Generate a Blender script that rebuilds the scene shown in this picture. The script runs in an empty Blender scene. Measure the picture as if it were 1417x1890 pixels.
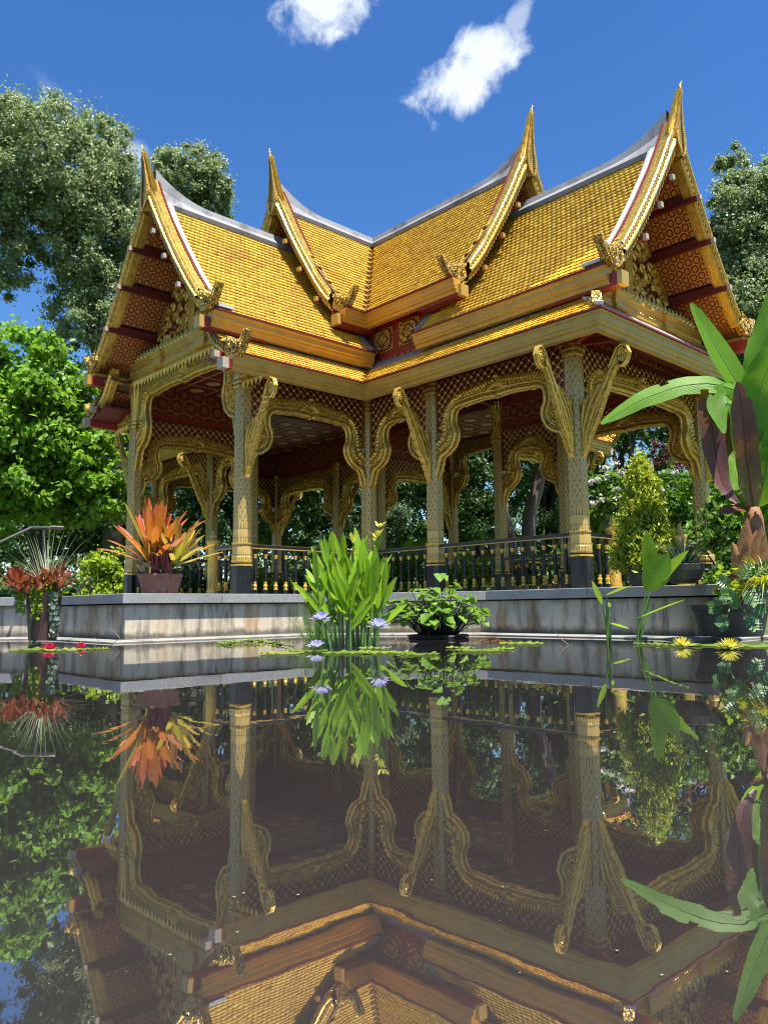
import bpy, math, random
import numpy as np
from mathutils import Vector, Matrix
random.seed(7)
S = bpy.context.scene
COL = S.collection
PI = math.pi

# ---------------------------------------------------------------- camera
CP = Vector((13.588, -12.412, 0.419))
CF = Vector((-0.72578, 0.67745, 0.11957)); CR = Vector((0.68126, 0.73194, -0.01178)); CU = Vector((0.09549, -0.07291, 0.99276))
FPX = 1466.9
cd = bpy.data.cameras.new("camera"); cam = bpy.data.objects.new("camera", cd); COL.objects.link(cam)
cd.sensor_fit = 'VERTICAL'; cd.sensor_height = 24.0; cd.lens = 24.0 * FPX / 1890.0
cd.clip_start = 0.05; cd.clip_end = 3000
cam.matrix_world = Matrix(((CR.x, CU.x, -CF.x, CP.x), (CR.y, CU.y, -CF.y, CP.y), (CR.z, CU.z, -CF.z, CP.z), (0, 0, 0, 1)))
S.camera = cam

# ---------------------------------------------------------------- light and exposure
SUN = Vector((0.31, -0.03, 0.95)).normalized()
sd = bpy.data.lights.new("sun", 'SUN'); sd.energy = 5.0; sd.angle = math.radians(0.5); sd.color = (1.0, 0.95, 0.86)
so = bpy.data.objects.new("sun", sd); COL.objects.link(so); so.rotation_euler = SUN.to_track_quat('Z', 'Y').to_euler(); so.location = (0, 0, 60)
S.view_settings.view_transform = 'Standard'; S.view_settings.look = 'None'; S.view_settings.gamma = 1.0
S.view_settings.use_curve_mapping = False
S.view_settings.exposure = 1.08

def ray(px, py):
    return (CF * FPX + CR * (px - 708.5) - CU * (py - 945)).normalized()

class NT:
    """small helper to write node graphs"""
    def __init__(s, tree): s.t = tree; s.n = tree.nodes; s.l = tree.links
    def new(s, typ, **kw):
        n = s.n.new(typ)
        for k, v in kw.items(): setattr(n, k, v)
        return n
    def put(s, sock, v):
        if isinstance(v, bpy.types.NodeSocket): s.l.new(v, sock)
        elif v is not None:
            if sock.type == 'RGBA' and len(v) == 3: v = (*v, 1)
            sock.default_value = v
    def m(s, op, a, b=0.0, c=0.0):
        n = s.new('ShaderNodeMath', operation=op); s.put(n.inputs[0], a); s.put(n.inputs[1], b); s.put(n.inputs[2], c); return n.outputs[0]
    def mr(s, v, a, b, c=0.0, d=1.0, smooth=False):
        n = s.new('ShaderNodeMapRange'); n.interpolation_type = 'SMOOTHSTEP' if smooth else 'LINEAR'
        for i, x in enumerate((v, a, b, c, d)): s.put(n.inputs[i], x)
        return n.outputs[0]
    def mix(s, f, a, b, blend='MIX'):
        n = s.new('ShaderNodeMix', data_type='RGBA', blend_type=blend); s.put(n.inputs[0], f); s.put(n.inputs[6], a); s.put(n.inputs[7], b); return n.outputs[2]
    def noise(s, vec, scale, detail=3.0, rough=0.55, dist=0.0):
        n = s.new('ShaderNodeTexNoise'); s.put(n.inputs['Vector'], vec); s.put(n.inputs['Scale'], scale); s.put(n.inputs['Detail'], detail); s.put(n.inputs['Roughness'], rough); s.put(n.inputs['Distortion'], dist); return n.outputs[0]
    def vor(s, vec, scale, feature='F1', out=0):
        n = s.new('ShaderNodeTexVoronoi', feature=feature); s.put(n.inputs['Vector'], vec); s.put(n.inputs['Scale'], scale); return n.outputs[out]
    def co(s, which='Object'):
        if which == 'Position': return s.new('ShaderNodeNewGeometry').outputs['Position']
        return s.new('ShaderNodeTexCoord').outputs[which]
    def xyz(s, v):
        n = s.new('ShaderNodeSeparateXYZ'); s.put(n.inputs[0], v); return n.outputs
    def vec(s, x, y, z=0.0):
        n = s.new('ShaderNodeCombineXYZ'); s.put(n.inputs[0], x); s.put(n.inputs[1], y); s.put(n.inputs[2], z); return n.outputs[0]
    def scl(s, v, sc):
        n = s.new('ShaderNodeVectorMath', operation='MULTIPLY'); s.put(n.inputs[0], v); n.inputs[1].default_value = sc; return n.outputs[0]
    def dot(s, v, d):
        n = s.new('ShaderNodeVectorMath', operation='DOT_PRODUCT'); s.put(n.inputs[0], v); n.inputs[1].default_value = d; return n.outputs['Value']
    def bump(s, h, strength=0.3, dist=0.02, normal=None):
        n = s.new('ShaderNodeBump'); n.inputs['Strength'].default_value = strength; n.inputs['Distance'].default_value = dist; s.put(n.inputs['Height'], h)
        if normal is not None: s.put(n.inputs['Normal'], normal)
        return n.outputs[0]

# sky
W = bpy.data.worlds.new("World"); S.world = W; W.use_nodes = True
t = NT(W.node_tree); t.n.clear()
sky = t.new('ShaderNodeTexSky', sky_type='NISHITA'); sky.sun_disc = False
sky.sun_elevation = math.asin(SUN.z); sky.sun_rotation = math.atan2(SUN.x, SUN.y)
sky.altitude = 300; sky.air_density = 1.0; sky.dust_density = 0.15; sky.ozone_density = 2.2
dirn = t.co('Generated')
hs = t.new('ShaderNodeHueSaturation'); hs.inputs['Saturation'].default_value = 1.30; hs.inputs['Value'].default_value = 0.86; hs.inputs['Hue'].default_value = 0.508; t.l.new(sky.outputs[0], hs.inputs['Color'])
cl = None
def cloud(px, py, ra, rb, ang, dens, seed):
    c = ray(px, py); r = c.cross(Vector((0, 0, 1))).normalized(); u = r.cross(c)
    ca, sa = math.cos(ang), math.sin(ang)
    ea = (r * ca + u * sa) / (ra / FPX); eb = (-r * sa + u * ca) / (rb / FPX)
    x = t.dot(dirn, ea); y = t.dot(dirn, eb); z = t.dot(dirn, c)
    d2 = t.m('ADD', t.m('MULTIPLY', x, x), t.m('MULTIPLY', y, y))
    d2 = t.m('ADD', d2, t.mr(z, 0.6, 0.3, 0, 50))
    v = t.new('ShaderNodeVectorMath', operation='ADD'); t.put(v.inputs[0], dirn); v.inputs[1].default_value = (seed, seed * .7, 0)
    n = t.noise(v.outputs[0], 22.0, 12.0, 0.62, 0.35)
    n2 = t.noise(v.outputs[0], 9.0, 3.0, 0.5, 0.3)
    f = t.m('ADD', t.m('SUBTRACT', 0.62, t.m('MULTIPLY', d2, 0.62)), t.m('ADD', t.m('MULTIPLY', t.m('SUBTRACT', n, 0.5), 2.2), t.m('MULTIPLY', t.m('SUBTRACT', n2, 0.5), 1.2)))
    return t.mr(f, 0.0, 0.75, 0.0, dens, True)
for a in [(862, 128, 108, 54, 0.5, 0.96, 1.0), (602, 2, 88, 64, 0.15, 0.95, 3.0), (955, 30, 52, 18, 0.9, 0.45, 5.0), (250, 288, 34, 26, 0.5, 0.55, 7.0), (12, 242, 30, 12, 0.6, 0.5, 9.0), (120, 185, 60, 18, -0.6, 0.14, 11.0)]:
    k = cloud(*a); cl = k if cl is None else t.m('MAXIMUM', cl, k)
col = t.mix(cl, hs.outputs[0], (4.6, 5.0, 5.4, 1))
bg = t.new('ShaderNodeBackground'); t.put(bg.inputs[0], col); bg.inputs[1].default_value = 0.105
t.l.new(bg.outputs[0], t.new('ShaderNodeOutputWorld').inputs[0])

# ---------------------------------------------------------------- materials
MATS = {}
def newmat(name):
    m = bpy.data.materials.new(name); m.use_nodes = True; MATS[name] = m
    g = NT(m.node_tree); g.n.clear()
    b = g.new('ShaderNodeBsdfPrincipled'); o = g.new('ShaderNodeOutputMaterial'); g.l.new(b.outputs[0], o.inputs[0])
    return m, g, b, o
def rnd(g):
    """one random number per piece: joined pieces by island, single pieces by object"""
    a = g.new('ShaderNodeNewGeometry').outputs['Random Per Island']; b = g.new('ShaderNodeObjectInfo').outputs['Random']
    return g.m('FRACT', g.m('ADD', a, b))

def plain(name, c, rough=0.5, metal=0.0, var=0.15, vscale=6.0, bump=0.15, bscale=40.0, bd=0.006, coat=0.0, dirt=None, dirtc=None):
    m, g, b, o = newmat(name); p = g.co('Position')
    n = g.noise(p, vscale, 4.0)
    c1 = tuple(x * (1 - var) for x in c); c2 = tuple(min(1, x * (1 + var)) for x in c)
    cc = g.mix(n, c1, c2)
    if dirt:
        dn = g.mr(g.noise(p, dirt, 6.0, 0.65), 0.5, 0.7); cc = g.mix(dn, cc, dirtc)
    g.put(b.inputs['Base Color'], cc); b.inputs['Metallic'].default_value = metal
    g.put(b.inputs['Roughness'], g.mr(n, 0.2, 0.8, max(0.02, rough - 0.1), min(1, rough + 0.1)))
    b.inputs['Coat Weight'].default_value = coat
    if bump: g.put(b.inputs['Normal'], g.bump(g.noise(p, bscale, 4.0), bump, bd))
    return m

plain('gold', (0.72, 0.45, 0.085), 0.28, 0.45, 0.42, 9.0, 0.55, 38.0, 0.010)
plain('gold_paint', (0.60, 0.38, 0.075), 0.42, 0.25, 0.18, 5.0, 0.12, 50.0, 0.004, dirt=3.0, dirtc=(0.50, 0.30, 0.06))
plain('gold_tile_bounce', (0.74, 0.40, 0.06), 0.42, 0.25, 0.18, 5.0, 0.12, 50.0, 0.004)  # fascia gold with orange light reflected from the tiles put into its colour
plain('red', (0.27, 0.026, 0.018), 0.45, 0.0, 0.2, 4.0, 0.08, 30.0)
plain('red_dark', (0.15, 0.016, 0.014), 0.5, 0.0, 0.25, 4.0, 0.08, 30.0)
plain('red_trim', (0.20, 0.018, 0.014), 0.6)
plain('black_lacquer', (0.006, 0.0065, 0.009), 0.30, 0.0, 0.3, 5.0, 0.05, 30.0, dirt=9.0, dirtc=(0.016, 0.016, 0.018))
plain('lead', (0.29, 0.29, 0.295), 0.6, 0.1, 0.25, 3.0, 0.2, 14.0, 0.01, dirt=2.0, dirtc=(0.12, 0.12, 0.125))
plain('zinc', (0.60, 0.60, 0.62), 0.45, 0.2, 0.12, 4.0, 0.1, 20.0)
plain('weathered_wood', (0.46, 0.39, 0.30), 0.8, 0.0, 0.3, 12.0, 0.3, 60.0)
plain('tile_bed', (0.20, 0.085, 0.012), 0.8)

def carved(name, c, dark, scale=16.0):
    m, g, b, o = newmat(name); p = g.co('Position')
    w = g.noise(p, 7.0, 2.0); pv = g.new('ShaderNodeVectorMath', operation='ADD'); g.put(pv.inputs[0], p); g.put(pv.inputs[1], g.scl(g.vec(w, w, w), (0.12, 0.12, 0.12)))
    d = g.vor(pv.outputs[0], scale, 'DISTANCE_TO_EDGE'); d2 = g.vor(p, scale * 2.7, 'SMOOTH_F1')
    h = g.m('ADD', g.mr(d, 0.0, 0.13), g.m('MULTIPLY', d2, 0.5))
    n = g.noise(p, 5.0, 3.0)
    cc = g.mix(n, tuple(x * .75 for x in c), tuple(min(1, x * 1.2) for x in c))
    cc = g.mix(g.mr(d, 0.012, 0.055), dark, cc)
    g.put(b.inputs['Base Color'], cc); b.inputs['Metallic'].default_value = 0.38; b.inputs['Roughness'].default_value = 0.36
    g.put(b.inputs['Normal'], g.bump(h, 0.9, 0.03))
    return m
carved('gold_carved', (0.76, 0.48, 0.09), (0.10, 0.045, 0.02), 15.0)
carved('gold_arch', (0.76, 0.48, 0.09), (0.30, 0.16, 0.04), 34.0)
carved('gold_scales', (0.76, 0.48, 0.09), (0.16, 0.07, 0.03), 22.0)

# glazed roof tile
m, g, b, o = newmat('tile'); r = rnd(g); p = g.co('Position')
cc = g.mix(r, (0.67, 0.375, 0.026), (0.83, 0.515, 0.042)); r2 = g.m('FRACT', g.m('MULTIPLY', r, 37.7))
cc = g.mix(g.m('MULTIPLY', g.m('GREATER_THAN', r2, 0.93), 0.55), cc, (0.45, 0.17, 0.015))
cc = g.mix(g.mr(g.noise(p, 1.3, 5.0, 0.6), 0.46, 0.72, 0, 0.55), cc, (0.47, 0.20, 0.018))
g.put(b.inputs['Base Color'], cc); b.inputs['Roughness'].default_value = 0.45; b.inputs['Specular IOR Level'].default_value = 0.35
g.put(b.inputs['Normal'], g.bump(g.noise(p, 45.0, 3.0), 0.2, 0.006))

def lozenge(name, su, sv, gold=(0.62, 0.43, 0.135)):
    """gold ground with a black ogee net and a small flower in each cell; UV in metres"""
    m, g, b, o = newmat(name); uv = g.xyz(g.co('UV'))
    cu = g.m('COSINE', g.m('MULTIPLY', uv[0], 2 * PI / su)); cv = g.m('COSINE', g.m('MULTIPLY', uv[1], 2 * PI / sv))
    f = g.m('ABSOLUTE', g.m('ADD', cu, cv))
    line = g.m('SUBTRACT', 1.0, g.mr(f, 0.10, 0.20))
    ring = g.m('MULTIPLY', g.mr(f, 0.62, 0.70), g.m('SUBTRACT', 1.0, g.mr(f, 0.82, 0.90)))
    fl = g.m('MULTIPLY', g.mr(f, 1.5, 1.55), g.m('SUBTRACT', 1.0, g.mr(f, 1.75, 1.8)))
    mk = g.m('MAXIMUM', line, g.m('MAXIMUM', g.m('MULTIPLY', ring, 0.55), g.m('MULTIPLY', fl, 0.7)))
    # the plain banded zones near the foot: fine upright leaves
    foot = g.m('MULTIPLY', g.m('LESS_THAN', uv[1], 1.0), 1.0)
    saw = g.m('ABSOLUTE', g.m('SUBTRACT', g.m('FRACT', g.m('MULTIPLY', uv[0], 1 / (su * .5))), 0.5))
    lz = g.m('FRACT', g.m('MULTIPLY', uv[1], 1 / 0.29)); leaf = g.m('LESS_THAN', saw, g.m('MULTIPLY', g.m('SUBTRACT', 0.75, lz), 0.30))
    bands = g.m('LESS_THAN', g.m('FRACT', g.m('MULTIPLY', uv[1], 1 / 0.145)), 0.06)
    mk = g.mix(foot, mk, g.m('MAXIMUM', g.m('MULTIPLY', leaf, 0.8), g.m('MULTIPLY', bands, 0.7)))
    n = g.noise(g.co('Position'), 6.0, 4.0)
    cc = g.mix(n, tuple(x * .8 for x in gold), tuple(x * 1.15 for x in gold))
    cc = g.mix(mk, cc, (0.022, 0.018, 0.014))
    g.put(b.inputs['Base Color'], cc); g.put(b.inputs['Metallic'], g.mr(mk, 0.0, 1.0, 0.2, 0.0)); b.inputs['Roughness'].default_value = 0.42
    g.put(b.inputs['Normal'], g.bump(mk, -0.25, 0.004))
    return m
lozenge('column_net', 0.092, 0.155)

def stencil(name, cell, red=(0.21, 0.012, 0.009), gold=(0.72, 0.40, 0.10), k=1.0):
    """red lacquer with stencilled eight-petal gold flowers in rings; UV in metres"""
    m, g, b, o = newmat(name); uv = g.xyz(g.co('UV'))
    x = g.m('MULTIPLY', uv[0], 1 / cell); y = g.m('MULTIPLY', uv[1], 1 / (cell * .87))
    row = g.m('FLOOR', y); x = g.m('ADD', x, g.m('MULTIPLY', g.m('MODULO', row, 2.0), 0.5))
    fx = g.m('SUBTRACT', g.m('FRACT', x), 0.5); fy = g.m('MULTIPLY', g.m('SUBTRACT', g.m('FRACT', y), 0.5), .9)
    r = g.m('SQRT', g.m('ADD', g.m('MULTIPLY', fx, fx), g.m('MULTIPLY', fy, fy))); a = g.m('ARCTAN2', fy, fx)
    c8 = g.m('COSINE', g.m('MULTIPLY', a, 8.0))
    edge = g.m('ADD', 0.255, g.m('MULTIPLY', c8, 0.06))
    flower = g.m('LESS_THAN', r, edge)
    hole = g.m('MULTIPLY', g.m('GREATER_THAN', r, 0.085), g.m('LESS_THAN', r, 0.115)); hole2 = g.m('MULTIPLY', g.m('LESS_THAN', g.m('ABSOLUTE', g.m('SINE', g.m('MULTIPLY', a, 4.0))), 0.22), g.m('GREATER_THAN', r, 0.12))
    flower = g.m('MULTIPLY', flower, g.m('SUBTRACT', 1.0, g.m('MAXIMUM', hole, hole2)))
    outer = g.m('MULTIPLY', g.m('GREATER_THAN', r, g.m('ADD', 0.455, g.m('MULTIPLY', c8, 0.025))), g.m('GREATER_THAN', g.m('ABSOLUTE', g.m('SINE', g.m('MULTIPLY', a, 6.0))), 0.3))
    mk = g.m('MULTIPLY', g.m('MAXIMUM', flower, outer), k)
    n = g.noise(g.co('Position'), 9.0, 5.0, 0.65); mk = g.m('MULTIPLY', mk, g.mr(n, 0.25, 0.5, 0.45, 1.0))
    g.put(b.inputs['Base Color'], g.mix(mk, red, gold)); g.put(b.inputs['Metallic'], g.m('MULTIPLY', mk, 0.35)); b.inputs['Roughness'].default_value = 0.5
    return m
stencil('soffit_stencil', 0.165)
stencil('wall_stencil', 0.34, (0.16, 0.013, 0.012), (0.45, 0.22, 0.05), 0.7)

# ---------------------------------------------------------------- mesh helpers
class MB:
    def __init__(s): s.v = []; s.f = []; s.uv = []; s.mi = []; s.cur = 0
    def add(s, vs, fs, uvs=None):
        o = len(s.v); s.v += [tuple(v) for v in vs]
        for i, f in enumerate(fs):
            s.f.append(tuple(j + o for j in f)); s.uv.append(uvs[i] if uvs else None); s.mi.append(s.cur)
        return s
    def box(s, x0, x1, y0, y1, z0, z1, M=None):
        vs = [(x, y, z) for z in (z0, z1) for y in (y0, y1) for x in (x0, x1)]
        if M: vs = [M(*v) for v in vs]
        return s.add(vs, [(0, 2, 3, 1), (4, 5, 7, 6), (0, 1, 5, 4), (1, 3, 7, 5), (3, 2, 6, 7), (2, 0, 4, 6)])
    def beam(s, a, b, w, h, up=(0, 0, 1)):
        a = Vector(a); b = Vector(b); d = (b - a).normalized(); sd_ = d.cross(Vector(up)).normalized(); u = sd_.cross(d)
        vs = [p + sd_ * i * w / 2 + u * j * h / 2 for p in (a, b) for j in (-1, 1) for i in (-1, 1)]
        return s.add(vs, [(0, 2, 3, 1), (4, 5, 7, 6), (0, 1, 5, 4), (1, 3, 7, 5), (3, 2, 6, 7), (2, 0, 4, 6)])
    def prism(s, out, M, d0, d1):
        n = len(out); vs = [M(p, q, d0) for p, q in out] + [M(p, q, d1) for p, q in out]
        fs = [tuple(range(n))[::-1], tuple(range(n, 2 * n))] + [(i, (i + 1) % n, n + (i + 1) % n, n + i) for i in range(n)]
        return s.add(vs, fs)
    def tube(s, path, r, n=6, cap=True):
        P = [Vector(p) for p in path]; rs = r if isinstance(r, (list, tuple)) else [r] * len(P); vs = []; ref = None
        for i, p in enumerate(P):
            d = (P[min(i + 1, len(P) - 1)] - P[max(i - 1, 0)]).normalized()
            if ref is None: ref = d.orthogonal().normalized()
            ref = (ref - d * ref.dot(d)); ref = ref.normalized() if ref.length > 1e-6 else d.orthogonal().normalized()
            c = d.cross(ref)
            vs += [p + (ref * math.cos(2 * PI * k / n) + c * math.sin(2 * PI * k / n)) * rs[i] for k in range(n)]
        fs = [(i * n + k, i * n + (k + 1) % n, (i + 1) * n + (k + 1) % n, (i + 1) * n + k) for i in range(len(P) - 1) for k in range(n)]
        if cap: fs += [tuple(range(n))[::-1], tuple(range((len(P) - 1) * n, len(P) * n))]
        return s.add(vs, fs)
    def lathe(s, prof, c=(0, 0, 0), n=12, cap=True):
        vs = [(c[0] + r * math.cos(2 * PI * k / n), c[1] + r * math.sin(2 * PI * k / n), c[2] + z) for r, z in prof for k in range(n)]
        fs = [(i * n + k, i * n + (k + 1) % n, (i + 1) * n + (k + 1) % n, (i + 1) * n + k) for i in range(len(prof) - 1) for k in range(n)]
        if cap: fs += [tuple(range(n))[::-1], tuple(range((len(prof) - 1) * n, len(prof) * n))]
        return s.add(vs, fs)
    def sweep(s, prof, path, cap=True):
        """closed profile of (outward offset, z) along a plan polyline; outward = right of travel"""
        P = [Vector(p) for p in path]; n = len(prof); vs = []
        for i, p in enumerate(P):
            ns = []
            if i > 0: d = (p - P[i - 1]).normalized(); ns.append(Vector((d.y, -d.x)))
            if i < len(P) - 1: d = (P[i + 1] - p).normalized(); ns.append(Vector((d.y, -d.x)))
            o = ns[0] if len(ns) == 1 else (ns[0] + ns[1]) / (1 + ns[0].dot(ns[1]))
            vs += [(p.x + o.x * a, p.y + o.y * a, z) for a, z in prof]
        fs = [(i * n + k, (i + 1) * n + k, (i + 1) * n + (k + 1) % n, i * n + (k + 1) % n) for i in range(len(P) - 1) for k in range(n)]
        if cap: fs += [tuple(range(n)), tuple(range((len(P) - 1) * n, len(P) * n))[::-1]]
        return s.add(vs, fs)
    def grid(s, rows, uvr=None):
        """rows of points -> quads"""
        n = len(rows[0]); vs = [p for r in rows for p in r]; fs = []; us = []
        for i in range(len(rows) - 1):
            for k in range(n - 1):
                fs.append((i * n + k, i * n + k + 1, (i + 1) * n + k + 1, (i + 1) * n + k))
                if uvr: us.append((uvr[i][k], uvr[i][k + 1], uvr[i + 1][k + 1], uvr[i + 1][k]))
        return s.add(vs, fs, us if uvr else None)
    def mesh(s, name, mats, smooth=False):
        me = bpy.data.meshes.new(name); me.from_pydata(s.v, [], s.f); me.validate(clean_customdata=False)
        for mm in ([mats] if isinstance(mats, str) else mats): me.materials.append(MATS[mm])
        if len(me.polygons) == len(s.mi) and max(s.mi, default=0) > 0: me.polygons.foreach_set('material_index', s.mi)
        if any(u is not None for u in s.uv) and len(me.polygons) == len(s.uv):
            L = me.uv_layers.new(name='UVMap'); flat = []
            for f, u in zip(s.f, s.uv): flat += [c for q in (u or [(0, 0)] * len(f)) for c in q]
            L.data.foreach_set('uv', flat)
        if smooth: me.polygons.foreach_set('use_smooth', [True] * len(me.polygons))
        me.update(); return me
    def build(s, name, mats, parent=None, smooth=False):
        return obj(name, s.mesh(name, mats, smooth), parent)

def obj(name, me, parent=None, M=None, local=False):
    o = bpy.data.objects.new(name, me); COL.objects.link(o)
    if parent is not None:
        o.parent = parent
        if not local: o.matrix_parent_inverse = Matrix.Translation(-Vector(parent.get('_w', (0, 0, 0)))) if parent.type == 'EMPTY' else Matrix.Identity(4)
    if M is not None: o.matrix_basis = M
    return o
def thing(name, label, cat, loc=(0, 0, 0), group=None):
    o = bpy.data.objects.new(name, None); COL.objects.link(o); o.location = loc; o['_w'] = tuple(loc); o.empty_display_size = 0.2
    return tag(o, label, cat, group)
def tag(o, label, cat, group=None, kind=None):
    if label: o['label'] = label
    if cat: o['category'] = cat
    if group: o['group'] = group
    if kind: o['kind'] = kind
    return o
def struct(o): o['kind'] = 'structure'; return o
def stuff(o): o['kind'] = 'stuff'; return o

# ---------------------------------------------------------------- the pavilion
H = 0.65                       # deck above the water
PAV = thing('pavilion', 'gilded open pavilion with steep tiered orange tile roofs on a stone deck', 'pavilion', (0, 0, H))
WMAP = {'L': lambda u, s, z: (s, -u, z), 'R': lambda u, s, z: (u, s, z), 'B': lambda u, s, z: (-u, -s, z), 'K': lambda u, s, z: (-s, u, z)}
WING = {'L': dict(t1=2.86, i2=2.2, t2=5.80, col=[4.96], open=True, vis=1), 'R': dict(t1=4.63, i2=3.73, t2=7.70, col=[3.83, 6.83], open=False, vis=-1),
        'B': dict(t1=4.63, i2=3.73, t2=7.70, col=[3.83, 6.83], open=False, vis=0), 'K': dict(t1=2.86, i2=2.2, t2=5.80, col=[4.96], open=True, vis=0)}
CW = 2.05
P1 = [(0, 9.15), (.5, 8.5), (.9, 7.97), (1.3, 7.45), (1.73, 6.90), (2.1, 6.45), (2.42, 6.12)]
P2 = [(0, 8.28), (.5, 7.63), (.9, 7.10), (1.3, 6.61), (1.73, 6.11), (2.1, 5.70), (2.42, 5.36)]
T3I, T3E = 2.08, 2.84
OUT2 = [(.10, 8.66), (.22, 8.42), (.42, 8.06), (.70, 7.60), (1.14, 6.95), (1.61, 6.32), (1.96, 5.90)]; IN2 = [(.0, 8.20), (.06, 8.06), (.45, 7.50), (.85, 6.93), (1.24, 6.39), (1.77, 5.74), (2.02, 5.48)]
OUT1 = [(.10, 9.52), (.26, 9.24), (.63, 8.54), (1.04, 7.85), (1.47, 7.18), (1.90, 6.64)]; IN1 = [(.0, 9.12), (.06, 8.98), (.34, 8.52), (.76, 7.82), (1.25, 7.09), (1.72, 6.42), (1.96, 6.2)]
OUT3 = [(1.92, 5.42), (2.22, 5.02), (2.58, 4.76)]; IN3 = [(1.88, 5.14), (2.18, 4.76), (2.55, 4.50)]
def interp(pts, x): return float(np.interp(x, [p[0] for p in pts], [p[1] for p in pts]))

TILES = []                     # (matrix, parent slab)
def tile_rows(prof, M, tr, slab, pitch=0.128, w=0.102):
    """courses of tiles on a slope; prof (s,z) from top to eave, M(t,s,z) to world, tr(s) the range along the eave"""
    pts = [np.array(p, float) for p in prof[::-1]]; L = [0]
    for a, b in zip(pts, pts[1:]): L.append(L[-1] + float(np.hypot(*(b - a))))
    k = 0
    while (k + .6) * pitch < L[-1]:
        d = k * pitch; q = [np.array([np.interp(x, L, [p[i] for p in pts]) for i in (0, 1)]) for x in (d, d + .05)]
        up2 = (q[1] - q[0]) / np.hypot(*(q[1] - q[0])); t0, t1 = tr(float(q[0][0]))
        o0 = Vector(M(0, *q[0])); ax = (Vector(M(1, *q[0])) - o0).normalized(); up = (Vector(M(0, *(q[0] + up2))) - o0).normalized()
        n = ax.cross(up)
        if n.z < 0: n = -n; ax = -ax
        t = t0 + (w / 2 if k % 2 else w)
        while t < t1 - w * .25:
            pos = Vector(M(t + random.uniform(-.004, .004), *q[0])) - up * random.uniform(0.0, 0.008) + n * random.uniform(0, .003)
            TILES.append((Matrix(((ax.x, up.x, n.x, pos.x), (ax.y, up.y, n.y, pos.y), (ax.z, up.z, n.z, pos.z), (0, 0, 0, 1))), slab)); t += w
        k += 1

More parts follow.
